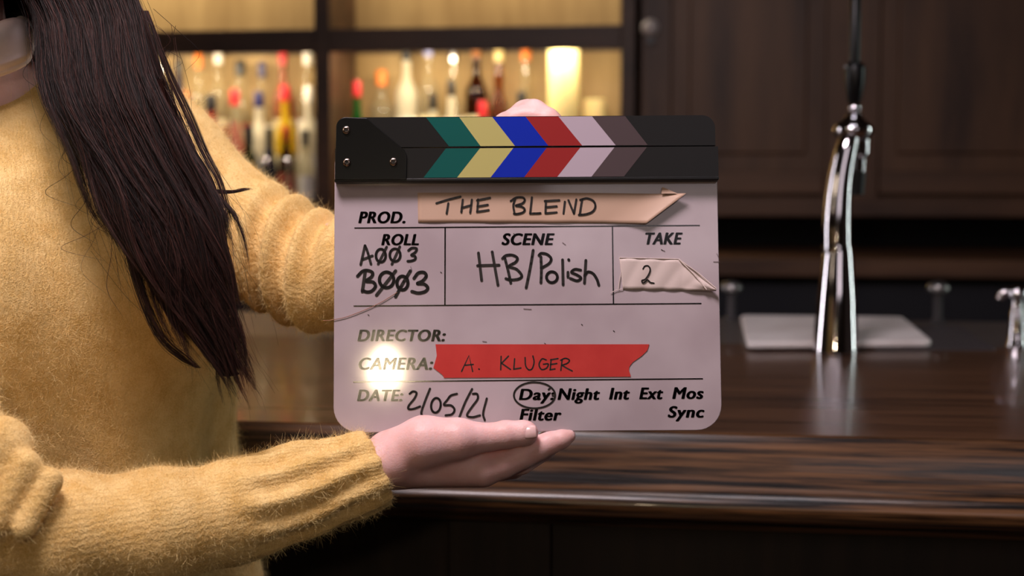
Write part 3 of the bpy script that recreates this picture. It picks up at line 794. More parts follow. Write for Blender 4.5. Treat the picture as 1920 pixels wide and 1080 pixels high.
ribbon(w2_, z8([(1110, 465), (1125, 441), (1155, 437), (1175, 465), (1165, 510), (1130, 560), (1100, 572), (1106, 594), (1130, 585), (1150, 566), (1178, 590), (1210, 597)]), 2.6, -0.0014)
w2_.build('handwriting', M['marker'], t2, 0)

rtop = q1([(930, 250)]) + [(900, 645.5), (1050, 645), (1150, 645)] + [(1217.3, 645.5)]
rL = [(816.6, 645.5), (819, 666.7), (812.5, 689), (831, 703), (832.6, 708.5)]
rR = [(1217.3, 645.5), (1214, 657), (1203, 668), (1186.7, 679.5), (1180, 688), (1179.3, 695), (1182.7, 706.2)]
def rlev(c, t):
    y = 645.5 + t * 62
    for i in range(1, len(c)):
        if y <= c[i][1] or i == len(c) - 1:
            k = min(1, max(0, (y - c[i - 1][1]) / (c[i][1] - c[i - 1][1]))); return c[i - 1][0] + (c[i][0] - c[i - 1][0]) * k
vs = []; n = 24; mm = 20
for j in range(mm + 1):
    t = j / mm
    for i in range(n + 1):
        s = i / n
        px = rlev(rL, t) * (1 - s) + rlev(rR, t) * s
        py = 645.5 + t * (63.0 - 2.2 * s)
        q = BL(px, py, .0004); vs.append((q[0], -.0004, q[1]))
t3 = MB().add(vs, [(j * (n + 1) + i, j * (n + 1) + i + 1, (j + 1) * (n + 1) + i + 1, (j + 1) * (n + 1) + i) for j in range(mm) for i in range(n)]).build('camera_tape', M['tape_red'], clap, 0)
sd = t3.modifiers.new('thick', 'SOLIDIFY'); sd.thickness = .0003; sd.offset = 0
w3 = MB()
for f, strokes in ((q1, [[(1150, 478), (1212, 345), (1243, 478)], [(1180, 427), (1248, 420)], [(1295, 458), (1299, 461)], [(1483, 352), (1480, 465)], [(1545, 350), (1487, 410)], [(1487, 410), (1562, 462)]]),
                   (q2, [[(22, 372), (15, 460)], [(15, 460), (75, 450)], [(110, 362), (115, 430), (140, 465), (170, 455), (186, 400), (176, 348)],
                         [(288, 382), (252, 374), (228, 420), (248, 462), (290, 452), (306, 416), (265, 418)], [(330, 378), (322, 462)], [(325, 382), (388, 370)], [(325, 420), (378, 412)], [(320, 465), (362, 458)],
                         [(422, 385), (412, 470)], [(410, 385), (450, 368), (484, 385), (466, 410), (420, 427)], [(422, 427), (462, 452), (508, 475)]])):
    for s in strokes:
        ribbon(w3, f(s), 2.5, -.0007, smooth=len(s) > 3)
w3.build('handwriting', M['marker'], t3, 0)
# ================================================================== PERSON
class Field:
    """signed distance samples on a grid, blended and meshed with surface nets"""
    def __init__(self, lo, hi, h):
        self.lo = np.array(lo, float); self.h = h
        self.n = np.ceil((np.array(hi) - self.lo) / h).astype(int) + 1
        self.f = np.full(self.n, 0.2, np.float32)
    def region(self, lo, hi):
        a = np.clip(np.floor((lo - self.lo) / self.h).astype(int), 0, self.n)
        b = np.clip(np.ceil((hi - self.lo) / self.h).astype(int) + 1, 0, self.n)
        sl = tuple(slice(a[i], b[i]) for i in range(3))
        if any(b[i] <= a[i] for i in range(3)):
            return None, None
        g = [((np.arange(a[i], b[i]) * self.h) + self.lo[i]).astype(np.float32) for i in range(3)]
        return sl, np.stack(np.meshgrid(*g, indexing='ij'), -1)
    def smin(self, sl, d, k):
        f = self.f[sl]
        if k <= 0:
            self.f[sl] = np.minimum(f, d); return
        h = np.clip(0.5 + 0.5 * (d - f) / k, 0, 1)
        self.f[sl] = f + (d - f) * (1 - h) - k * h * (1 - h)
    def cone(self, a, b, ra, rb, k=0.01, sq=None, ripple=None):
        """round cone; sq=(axis vector, factor) widens it along an axis"""
        a = np.asarray(a, float); b = np.asarray(b, float)
        pad = max(ra, rb) * (1 if sq is None else max(1, 1 / sq[1])) + k + 0.02
        sl, P = self.region(np.minimum(a, b) - pad, np.maximum(a, b) + pad)
        if sl is None:
            return self
        if sq is not None:
            ax = np.asarray(sq[0], float); ax = ax / np.linalg.norm(ax); fac = sq[1]
            c = (a + b) / 2
            def S_(p):
                return p + ((p - c) @ ax)[..., None] * ax * (fac - 1)
            P2 = S_(P); a2, b2 = S_(a[None])[0], S_(b[None])[0]
        else:
            P2, a2, b2 = P, a, b
        ab = b2 - a2; L = ab @ ab + 1e-12
        t = np.clip(((P2 - a2) @ ab) / L, 0, 1)
        d = np.linalg.norm(P2 - (a2 + t[..., None] * ab), axis=-1) - (ra + (rb - ra) * t)
        if ripple is not None:
            d = d + ripple(P, t)
        self.smin(sl, d.astype(np.float32), k)
        return self
    def ell(self, c, r, R=None, k=0.02):
        c = np.asarray(c, float); r = np.asarray(r, float)
        pad = r.max() + k + .02
        sl, P = self.region(c - pad, c + pad)
        if sl is None:
            return self
        q = P - c
        if R is not None:
            q = q @ R                      # columns of R = local axes
        k0 = np.linalg.norm(q / r, axis=-1); k1 = np.linalg.norm(q / (r * r), axis=-1) + 1e-9
        self.smin(sl, (k0 * (k0 - 1) / k1).astype(np.float32), k)
        return self
    def chain(self, pts, k=0.006, **kw):
        """pts: (point, radius)"""
        for (a, ra), (b, rb) in zip(pts[:-1], pts[1:]):
            self.cone(a, b, ra, rb, k, **kw)
        return self
    def cut(self, p, n, k=0.0):
        """remove what lies on the side n points to"""
        g = [((np.arange(self.n[i]) * self.h) + self.lo[i]).astype(np.float32) for i in range(3)]
        d = (g[0][:, None, None] - p[0]) * n[0] + (g[1][None, :, None] - p[1]) * n[1] + (g[2][None, None, :] - p[2]) * n[2]
        self.f = np.maximum(self.f, d.astype(np.float32))
        return self
    def mesh(self):
        f = self.f.copy()
        f[0] = f[-1] = .1; f[:, 0] = f[:, -1] = .1; f[:, :, 0] = f[:, :, -1] = .1
        s = f < 0; nx, ny, nz = f.shape
        cs = np.zeros((nx - 1, ny - 1, nz - 1), np.int8)
        for dx in (0, 1):
            for dy in (0, 1):
                for dz in (0, 1):
                    cs += s[dx:nx - 1 + dx, dy:ny - 1 + dy, dz:nz - 1 + dz]
        act = (cs > 0) & (cs < 8)
        I = np.argwhere(act); idx = np.full(act.shape, -1, np.int64); idx[act] = np.arange(len(I))
        acc = np.zeros((len(I), 3)); cnt = np.zeros(len(I))
        for ax in range(3):
            o1, o2 = [a for a in range(3) if a != ax]
            for b1 in (0, 1):
                for b2 in (0, 1):
                    A = I.copy(); A[:, o1] += b1; A[:, o2] += b2
                    B = A.copy(); B[:, ax] += 1
                    fa = f[A[:, 0], A[:, 1], A[:, 2]]; fb = f[B[:, 0], B[:, 1], B[:, 2]]
                    c = (fa < 0) != (fb < 0)
                    t = np.where(c, fa / np.where(c, fa - fb, 1), 0)
                    P = A.astype(float); P[:, ax] += t
                    acc[c] += P[c]; cnt[c] += 1
        V = acc / cnt[:, None] * self.h + self.lo
        Q = []
        for ax in range(3):
            o1, o2 = (ax + 1) % 3, (ax + 2) % 3
            s0 = [slice(None)] * 3; s1 = [slice(None)] * 3
            s0[ax] = slice(0, -1); s1[ax] = slice(1, None)
            E = np.argwhere(s[tuple(s0)] != s[tuple(s1)])
            E = E[(E[:, o1] > 0) & (E[:, o2] > 0) & (E[:, o1] < f.shape[o1] - 1) & (E[:, o2] < f.shape[o2] - 1)]
            ins = s[E[:, 0], E[:, 1], E[:, 2]]
            q = []
            for d1, d2 in ((-1, -1), (0, -1), (0, 0), (-1, 0)):
                C = E.copy(); C[:, o1] += d1; C[:, o2] += d2
                q.append(idx[C[:, 0], C[:, 1], C[:, 2]])
            q = np.stack(q, 1)
            q[~ins] = q[~ins][:, ::-1]
            Q.append(q)
        Q = np.concatenate(Q)
        Q = Q[(Q >= 0).all(1)]
        return V, Q

def laplace(V, Q, it=3, lam=0.5):
    V = V.copy()
    e = np.concatenate([Q[:, [0, 1]], Q[:, [1, 2]], Q[:, [2, 3]], Q[:, [3, 0]]])
    for _ in range(it):
        acc = np.zeros_like(V); cnt = np.zeros(len(V))
        for a, b in ((e[:, 0], e[:, 1]), (e[:, 1], e[:, 0])):
            for c in range(3):
                acc[:, c] += np.bincount(a, V[b, c], len(V))
            cnt += np.bincount(a, minlength=len(V))
        V += lam * (acc / np.maximum(cnt, 1)[:, None] - V)
    return V

# --- materials
M['skin'] = mottled(mat('pale_skin', srgb(226, 176, 172), 0.42, spec=0.4, sss=0.25), srgb(226, 176, 170), srgb(236, 192, 190), (60, 60, 60), 4, bump=0.15, bscale=(700, 700, 700))
M['nail'] = mat('fingernail', srgb(232, 184, 180), 0.25, spec=0.5, sss=0.2)
M['wool'] = mat('mustard_wool', srgb(222, 182, 108), 0.9, spec=0.15, sheen=0.35)
N_, L_, B_ = nodes(M['wool'])
B_.inputs['Sheen Tint'].default_value = srgb(255, 235, 180)
B_.inputs['Sheen Roughness'].default_value = 0.5
at = N_.new('ShaderNodeAttribute'); at.attribute_name = 'knit'
wv = N_.new('ShaderNodeTexWave'); wv.wave_type = 'BANDS'; wv.bands_direction = 'Y'; wv.inputs['Scale'].default_value = 80; wv.inputs['Distortion'].default_value = 5
wv.inputs['Detail'].default_value = 3; wv.inputs['Detail Scale'].default_value = 2.0
L_.new(at.outputs['Vector'], wv.inputs['Vector'])
tc_ = N_.new('ShaderNodeTexCoord')
nz_ = N_.new('ShaderNodeTexNoise'); nz_.inputs['Scale'].default_value = 800; nz_.inputs['Detail'].default_value = 5
L_.new(tc_.outputs['Object'], nz_.inputs['Vector'])
nb_ = N_.new('ShaderNodeTexNoise'); nb_.inputs['Scale'].default_value = 55; nb_.inputs['Detail'].default_value = 5
L_.new(tc_.outputs['Object'], nb_.inputs['Vector'])
cr_w = N_.new('ShaderNodeValToRGB')
cr_w.color_ramp.elements[0].position = .32; cr_w.color_ramp.elements[0].color = srgb(212, 168, 92)
cr_w.color_ramp.elements[1].position = .62; cr_w.color_ramp.elements[1].color = srgb(244, 210, 144)
mx_ = N_.new('ShaderNodeMath'); mx_.operation = 'MULTIPLY_ADD'; mx_.inputs[1].default_value = 0.45; 
L_.new(nz_.outputs['Fac'], mx_.inputs[0]); 
mx2 = N_.new('ShaderNodeMath'); mx2.operation = 'MULTIPLY'; mx2.inputs[1].default_value = 0.55
L_.new(nb_.outputs['Fac'], mx2.inputs[0]); L_.new(mx2.outputs[0], mx_.inputs[2])
L_.new(mx_.outputs[0], cr_w.inputs['Fac']); L_.new(cr_w.outputs['Color'], B_.inputs['Base Color'])
ad_ = N_.new('ShaderNodeMath'); ad_.operation = 'ADD'
wm_ = N_.new('ShaderNodeMath'); wm_.operation = 'MULTIPLY'; wm_.inputs[1].default_value = 0.35
L_.new(wv.outputs['Fac'], wm_.inputs[0]); L_.new(wm_.outputs[0], ad_.inputs[0])
ad2 = N_.new('ShaderNodeMath'); ad2.operation = 'MULTIPLY'; ad2.inputs[1].default_value = 1.2
L_.new(nz_.outputs['Fac'], ad2.inputs[0]); L_.new(ad2.outputs[0], ad_.inputs[1])
bp_ = N_.new('ShaderNodeBump'); bp_.inputs['Strength'].default_value = 0.45; bp_.inputs['Distance'].default_value = 0.0022
L_.new(ad_.outputs[0], bp_.inputs['Height']); L_.new(bp_.outputs[0], B_.inputs['Normal'])
M['fuzz'] = mat('wool_fibre', srgb(248, 220, 156), 0.8, spec=0.2, sheen=0.3)
M['hair'] = mat('dark_brown_hair', srgb(26, 15, 12), 0.40, spec=0.22)
M['hair_base'] = mat('hair_shadow_brown', srgb(12, 8, 7), 0.7, spec=0.1)
M['collar'] = mottled(mat('pale_pink_cotton', srgb(222, 200, 206), 0.8), srgb(232, 214, 220), srgb(244, 230, 234), (60, 60, 60), 4)
M['trouser'] = mottled(mat('dark_denim', srgb(34, 36, 48), 0.8), srgb(28, 30, 40), srgb(42, 44, 58), (90, 90, 90), 4)
M['shoe'] = mat('black_leather', srgb(24, 22, 22), 0.4)

# --- body frame: she stands left of the slate, chest turned towards it
BC = T(16, 560, 1.235)                                # spine at chest height
YAWB = math.radians(38)
cg = CR[:, 0].copy()                                 # camera right
fw = np.array([-cg[1], cg[0], 0])                    # camera forward on the ground
Lx = math.cos(YAWB) * cg + math.sin(YAWB) * fw       # to her left
Fx = math.sin(YAWB) * cg - math.cos(YAWB) * fw       # the way she faces
Ux = np.array([0, 0, 1.0])
RB = np.stack([Lx, Fx, Ux], 1)
def Bp(l, f, z):
    """body frame: metres to her left, forward, and absolute height"""
    return np.array([BC[0], BC[1], 0]) + Lx * l + Fx * f + Ux * z

# joints
neck0, neck1 = T(-78, 215, 1.175), T(-108, -5, 1.150)
shR, shL = Bp(-0.185, -0.01, 1.375), T(292, 300, 1.285)
elR = T(-40, 1005, 1.015)
wrR = T(735, 870, 1.092)
elL = T(618, 520, 1.235)
wrL = T(905, 300, 1.185)

person = empty('person', (float(BC[0]), float(BC[1]), 0))
tag(person, 'person with long dark hair in a fuzzy mustard sweater holding up the clapperboard', 'person')

# ---- hands (fine grid), then the rest of the body (coarse grid), one mesh
def hand_right(h):
    pts = [T(600, 800, 1.0), T(1100, 930, 1.19)]
    F_ = Field(np.minimum(T(640, 930, 1.03), T(640, 780, 1.18)) - .02, np.maximum(T(1095, 780, 1.19), T(1095, 930, 1.03)) + .02, h)
    t = T
    F_.cone(t(650, 890, 1.086), t(745, 862, 1.086), .0185, .0180, .006).cone(t(650, 888, 1.104), t(745, 866, 1.106), .0175, .0175, .012)
    F_.cone(t(745, 870, 1.0945), t(905, 877, 1.0985), .0162, .0146, .006)
    F_.cone(t(745, 872, 1.106), t(903, 880, 1.114), .0165, .0138, .010)
    F_.cone(t(745, 874, 1.118), t(893, 880, 1.130), .0160, .0130, .010)
    F_.cone(t(750, 874, 1.126), t(880, 884, 1.144), .0145, .0120, .010)
    F_.cone(t(800, 852, 1.112), t(880, 846, 1.112), .0150, .0130, .010)
    # thenar and thumb
    F_.cone(t(728, 842, 1.090), t(795, 829, 1.083), .0145, .0192, .008)
    F_.cone(t(795, 829, 1.083), t(858, 823, 1.081), .0192, .0160, .006)
    F_.cone(t(858, 823, 1.081), t(915, 820, 1.0855), .0155, .0108, .003)
    F_.cone(t(915, 820, 1.0855), t(948, 815, 1.0875), .0105, .0109, .002)
    F_.cone(t(948, 815, 1.0875), t(982, 812, 1.0885), .0107, .0098, .002)
    F_.cone(t(982, 812, 1.0885), t(988, 812, 1.0885), .0098, .0088, .002)
    # web between thumb and index
    F_.cone(t(850, 847, 1.092), t(885, 850, 1.095), .0100, .0070, .006)
    # index
    F_.chain([(t(906, 879, 1.0985), .0138), (t(940, 868, 1.099), .0124), (t(980, 852, 1.100), .0110), (t(1006, 841, 1.101), .0100), (t(1032, 830.5, 1.102), .0089), (t(1054, 823, 1.103), .0075), (t(1067, 817.5, 1.104), .0054)], .0015)
    # middle, ring, little: curl up behind the slate
    F_.chain([(t(905, 876, 1.113), .0130), (t(978, 866, 1.119), .0098), (t(1022, 842, 1.1235), .0086), (t(1046, 815, 1.1225), .0070)], .002)
    F_.chain([(t(893, 882, 1.130), .0122), (t(962, 876, 1.139), .0092), (t(1002, 852, 1.1415), .0080), (t(1022, 824, 1.1385), .0066)], .002)
    F_.chain([(t(880, 886, 1.145), .0112), (t(932, 880, 1.156), .0080), (t(962, 858, 1.158), .0072), (t(978, 834, 1.154), .0058)], .002)
    return F_.mesh()

def hand_left(h):
    F_ = Field(np.minimum(T(860, 380, 1.06), T(860, 180, 1.22)) - .02, np.maximum(T(1110, 170, 1.22), T(1110, 380, 1.06)) + .02, h)
    t = T
    F_.cone(t(870, 345, 1.192), t(912, 290, 1.184), .0185, .018, .006).cone(t(884, 356, 1.178), t(925, 305, 1.170), .017, .017, .012)
    F_.cone(t(912, 292, 1.182), t(985, 214, 1.164), .017, .0115, .010)
    F_.cone(t(918, 296, 1.176), t(1004, 222, 1.160), .016, .0125, .010)
    F_.cone(t(925, 306, 1.168), t(1012, 244, 1.158), .015, .0125, .010)
    F_.cone(t(930, 314, 1.160), t(1012, 266, 1.156), .014, .0115, .010)
    # index knuckle rises over the edge, finger bends down the back of the sticks
    F_.chain([(t(984, 216, 1.163), .0105), (t(1001, 210, 1.152), .0098), (t(1028, 224, 1.146), .0088), (t(1050, 246, 1.142), .0078), (t(1062, 262, 1.1405), .0068)], .004)
    F_.chain([(t(1004, 224, 1.160), .0115), (t(1030, 226, 1.156), .0092), (t(1056, 250, 1.148), .0086), (t(1072, 274, 1.1425), .0070)], .003)
    F_.chain([(t(1012, 246, 1.158), .0115), (t(1044, 256, 1.158), .0090), (t(1066, 280, 1.150), .0082), (t(1078, 300, 1.1415), .0068)], .003)
    F_.chain([(t(1012, 268, 1.156), .0105), (t(1040, 282, 1.156), .0080), (t(1056, 302, 1.148), .0072), (t(1066, 318, 1.1395), .0060)], .003)
    # thumb lies along the back near the top edge, its joint just showing
    F_.chain([(t(925, 268, 1.172), .016), (t(952, 238, 1.158), .0120), (t(966, 224, 1.149), .0088), (t(1002, 219, 1.1455), .0082)], .004)
    F_.chain([(t(966, 224, 1.149), .0086), (t(984, 219, 1.147), .0082), (t(1020, 226, 1.1435), .0070)], .003)
    return F_.mesh()

def body(h):
    F_ = Field(np.array([BC[0] - .55, BC[1] - .5, 0.0]), np.array([BC[0] + .75, BC[1] + .45, 1.86]), h)
    b = Bp
    # torso
    for (l, f, z, ra), (l2, f2, z2, rb) in ((((0, 0, .98, .118)), (0, 0, 1.12, .096)), ((0, 0, 1.12, .096), (-.01, 0, 1.30, .098)), ((-.01, 0, 1.30, .112), (-.02, -.01, 1.38, .075))):
        F_.cone(b(l, f, z), b(l2, f2, z2), ra, rb, .04, sq=(Lx, .70))
    F_.cone(shR, b(-.02, -.01, 1.40), .045, .06, .03).cone(shL, b(-.02, -.01, 1.40), .042, .06, .03)
    F_.ell(b(-.08, .075, 1.255), (.055, .05, .055), RB, .03).ell(b(.075, .075, 1.255), (.055, .05, .055), RB, .03)
    # neck and head
    F_.cone(neck0, neck1, .050, .046, .03)
    hc = neck1 + Ux * .115 + Fx * .030
    F_.ell(hc + Ux * .02 - Fx * .012, (.074, .094, .092), RB, .02)
    F_.ell(hc - Ux * .045 + Fx * .028, (.058, .062, .070), RB, .03)
    F_.ell(hc - Ux * .098 + Fx * .058, (.026, .024, .020), RB, .02)
    F_.cone(hc + Fx * .082 + Ux * .010, hc + Fx * .104 - Ux * .026, .008, .0115, .010)
    F_.cone(hc + Fx * .092 - Ux * .030 - Lx * .010, hc + Fx * .092 - Ux * .030 + Lx * .010, .0065, .0065, .006)
    F_.cone(hc + Fx * .083 - Ux * .056 - Lx * .017, hc + Fx * .083 - Ux * .056 + Lx * .017, .0062, .0062, .004)
    F_.cone(hc + Fx * .081 - Ux * .066 - Lx * .014, hc + Fx * .081 - Ux * .066 + Lx * .014, .0068, .0068, .004)
    F_.cone(hc + Fx * .075 + Ux * .028 - Lx * .045, hc + Fx * .086 + Ux * .028 - Lx * .014, .010, .010, .008)
    F_.cone(hc + Fx * .075 + Ux * .028 + Lx * .045, hc + Fx * .086 + Ux * .028 + Lx * .014, .010, .010, .008)
    for s in (-1, 1):
        F_.ell(hc + Lx * s * .076 - Ux * .010 - Fx * .005, (.010, .018, .030), RB, .006)
        F_.ell(hc + Fx * .070 + Ux * .010 + Lx * s * .031, (.015, .013, .011), RB, .004)
    # arms
    F_.chain([(shR, .040), (elR, .030)], .02).chain([(elR, .030), (T(400, 965, 1.052), .022), (T(668, 884, 1.094), .0195)], .012)
    F_.chain([(shL, .038), (elL + (shL - elL) * .1, .028)], .012).chain([(elL + (shL - elL) * .1, .028), (elL * .4 + wrL * .6, .022), (T(896, 316, 1.184), .0195)], .012)
    # hips and legs
    for s in (-1, 1):
        hip = b(s * .085, -.01, .93); kn = b(s * .10, .02, .50); an = b(s * .11, -.02, .09)
        F_.chain([(hip, .088), (kn, .052), (b(s * .105, -.02, .34), .050), (an, .034)], .03)
        F_.cone(an - Ux * .04, b(s * .12, .12, .035), .035, .028, .02)
    return F_.mesh()

def join(parts):
    V, Q, o = [], [], 0
    for v, q in parts:
        V.append(v); Q.append(q + o); o += len(v)
    return np.concatenate(V), np.concatenate(Q)
inv = lambda V, o: V - np.array(o.location)[None]
def clean(vq, it, lam=.5):
    return laplace(vq[0], vq[1], it, lam), vq[1]
hR = clean(hand_right(.0010), 5)
hL = clean(hand_left(.0014), 5)
bd = clean(body(.0055), 4)
# drop the coarse hand stubs is not needed: the coarse mesh ends inside the wrists
V, Q = join([hR, hL, bd])
bodyo = np_mesh('body', inv(V, person), Q, M['skin'], person)

# thumb nail: a curved plate on the side of the thumb tip facing the camera
def nail(c, ax, nrm, L, Wd, R):
    ax = ax / np.linalg.norm(ax); nrm = nrm - ax * (nrm @ ax); nrm /= np.linalg.norm(nrm); sd_ = np.cross(ax, nrm)
    mb = MB(); vs = []; n = 12; m = 12
    for i in range(n + 1):
        u = i / n * 2 - 1
        for j in range(m + 1):
            v = j / m * 2 - 1
            wv_ = Wd * (1 - .35 * max(0, abs(u)) ** 3 * (.5 if u > 0 else 1))
            ang = v * wv_ / R
            vs.append(c + ax * (u * L) + sd_ * (R * math.sin(ang)) + nrm * (R * (math.cos(ang) - 1) - .0012 * u * u))
    mb.add(vs, [(i * (m + 1) + j, (i + 1) * (m + 1) + j, (i + 1) * (m + 1) + j + 1, i * (m + 1) + j + 1) for i in range(n) for j in range(m)])
    o = mb.build('fingernail', M['nail'], None, 80)
    o.parent = bodyo; o.matrix_parent_inverse = (Matrix.Translation(person.location)).inverted()
    s_ = o.modifiers.new('t', 'SOLIDIFY'); s_.thickness = .0006; s_.offset = -1
    return o
cam_dir = -(T(988, 812, 1.0) - CLOC); cam_dir /= np.linalg.norm(cam_dir)
nail(T(993, 808.5, 1.0885 - .0101), T(1003, 810, 1.09) - T(980, 812, 1.09), cam_dir + Ux * .25, .0052, .0058, .0078)

# ---- sweater
cuffR = T(708, 874, 1.094); cuffL = T(868, 338, 1.186)
def fold_ripple(c, ax, wl, amp, win, up=None, w=0):
    c = np.asarray(c, float); ax = np.asarray(ax, float) / np.linalg.norm(ax)
    def f(P, t):
        s = (P - c) @ ax
        ph = 0.0 if up is None else ((P - c) @ up) * w
        return (amp * np.cos(2 * np.pi * (s + ph) / wl) * np.exp(-(s / win) ** 2)).astype(np.float32)
    return f
def sweater(h):
    F_ = Field(np.array([BC[0] - .42, BC[1] - .42, 0.93]), np.array([BC[0] + .80, BC[1] + .30, 1.50]), h)
    b = Bp
    def drape(P, t):
        rel_ = P - np.array([BC[0], BC[1], 0])
        th_ = np.arctan2(rel_ @ Fx, (rel_ @ Lx) * .7)
        z = P[..., 2]
        a = np.clip((1.26 - z) / .25, 0, 1)
        return (a * (.0125 * np.cos(th_ * 7 + 1.5 * np.sin(z * 7)) + .004 * np.cos(th_ * 15 + 2 * z))).astype(np.float32)
    F_.cone(b(.01, .01, .90), b(.0, .0, 1.20), .144, .129, .03, sq=(Lx, .70), ripple=drape)
    F_.cone(b(.0, .0, 1.20), b(-.01, -.005, 1.33), .129, .116, .05, sq=(Lx, .72), ripple=drape)
    F_.cone(b(-.01, -.005, 1.33), b(-.03, -.02, 1.395), .110, .060, .04, sq=(Lx, .74))
    F_.ell(b(-.075, .088, 1.265), (.075, .068, .080), RB, .06).ell(b(.075, .088, 1.262), (.075, .066, .080), RB, .06)
    F_.cone(shR, b(-.03, -.02, 1.385), .056, .058, .04).cone(shL, b(-.03, -.02, 1.385), .054, .058, .04)
    # right arm (near): upper arm, bunched elbow, forearm
    ua = elR - shR; ua /= np.linalg.norm(ua)
    F_.cone(shR, elR, .058, .054, .03)
    fp = [(elR, .0455), (T(113, 1003, 1.025), .0430), (T(312, 986, 1.045), .0400), (T(450, 957, 1.06), .0362), (T(567, 919, 1.075), .0328), (T(660, 893, 1.088), .0285), (cuffR + (cuffR - T(567, 917, 1.075)) * .25, .0275)]
    fd = cuffR - T(567, 917, 1.075); fd /= np.linalg.norm(fd)
    nU = np.array([0, 0, 1.0])
    c0_ = T(440, 957, 1.06)
    def ribs(P, t):
        s = (P - c0_) @ fd
        side = np.cross(fd, nU); side = side / np.linalg.norm(side); nrm = np.cross(side, fd)
        q = P - c0_ - fd * s[..., None]
        an = np.arctan2(q @ nrm, q @ side)
        win = np.clip(s / .03 + .2, 0, 1)
        hem = np.exp(-((s - .104) / .006) ** 2)
        return (win * .0030 * np.cos(an * 11 + 1.2 * np.sin(s * 40)) * (1 - .5 * hem) - .0012 * hem + .0011 * np.cos(s * 110 + an * 1.3) * (1 - win)).astype(np.float32)
    for (a_, ra_), (b_, rb_) in zip(fp[:-1], fp[1:]):
        F_.cone(a_, b_, ra_, rb_, .012, ripple=ribs)
    # bunched rolls at the elbow
    for px, py, tx_, ty_, r, d in ((46, 872, -16, 985, .0115, .980), (92, 902, 44, 990, .0100, .984), (0, 838, -60, 925, .022, .990)):
        F_.cone(T(px, py, d), T(tx_, ty_, d - .014), r, r * .9, .0035)
    # left arm (far)
    def creases(P, t):
        s = (P - elL) @ la; a2 = (P - elL) @ np.array([0, 0, 1.0])
        win = np.exp(-((s + .045) / .05) ** 2)
        return (win * .0078 * np.cos(2 * np.pi * (s + a2 * .45) / .021)).astype(np.float32)
    la = elL - shL; la = la / np.linalg.norm(la)
    F_.cone(shL, T(440, 425, 1.262), .054, .050, .03)
    F_.cone(T(440, 425, 1.262), T(600, 520, 1.238), .050, .046, .008, ripple=creases)
    F_.cone(T(600, 520, 1.238), T(690, 500, 1.225), .044, .043, .012, ripple=creases)
    F_.cone(T(690, 500, 1.225), cuffL + (cuffL - elL) * .05, .042, .029, .02)
    sl, P = F_.region(cuffR - np.array([.02, .07, .07]), cuffR + np.array([.16, .07, .06]))
    F_.f[sl] = np.maximum(F_.f[sl], ((P - cuffR) @ (fd * 1.0 + nU * .12)).astype(np.float32))
    dL = (cuffL - elL); dL /= np.linalg.norm(dL)
    # cut only beyond the left cuff: limited by x
    sl, P = F_.region(cuffL - .08, cuffL + .16)
    F_.f[sl] = np.maximum(F_.f[sl], ((P - cuffL) @ dL).astype(np.float32))
    return F_
F_ = sweater(.0030)
# right cuff plane must not cut the torso: it only faces +x, everything beyond it is left arm, so restore that arm
Vs, Qs = F_.mesh()
Vs = laplace(Vs, Qs, 2, .5)
sw = np_mesh('sweater', inv(Vs, person), Qs, M['wool'], person)
# knit coordinates: along / around the nearest limb
def knit_coords(V):
    segs = [(elR, cuffR), (shR, elR), (shL, elL), (elL, cuffL)]
    best = np.full(len(V), 1e9); out = np.zeros((len(V), 3), np.float32)
    rel_ = V - np.array([BC[0], BC[1], 0])
    dT = np.hypot((rel_ @ Lx) * .72, rel_ @ Fx) - .14
    out[:, 0] = V[:, 2]; out[:, 1] = np.arctan2(rel_ @ Fx, (rel_ @ Lx) * .8) * .16
    best = np.where(V[:, 2] < 1.45, dT, 1e9)
    for a, b in segs:
        ab = b - a; L = np.linalg.norm(ab); d = ab / L
        t = np.clip((V - a) @ d, 0, L); q = V - (a + t[:, None] * d)
        ds = np.linalg.norm(q, axis=1) - .05
        sd_ = np.cross(d, [0, 0, 1.0]); sd_ /= np.linalg.norm(sd_); up_ = np.cross(sd_, d)
        an = np.arctan2(q @ up_, q @ sd_) * .04
        m = ds < best
        out[m, 0] = t[m]; out[m, 1] = an[m]; best[m] = ds[m]
    return out
kc = knit_coords(Vs)
ka = sw.data.attributes.new('knit', 'FLOAT_VECTOR', 'POINT'); ka.data.foreach_set('vector', kc.ravel())

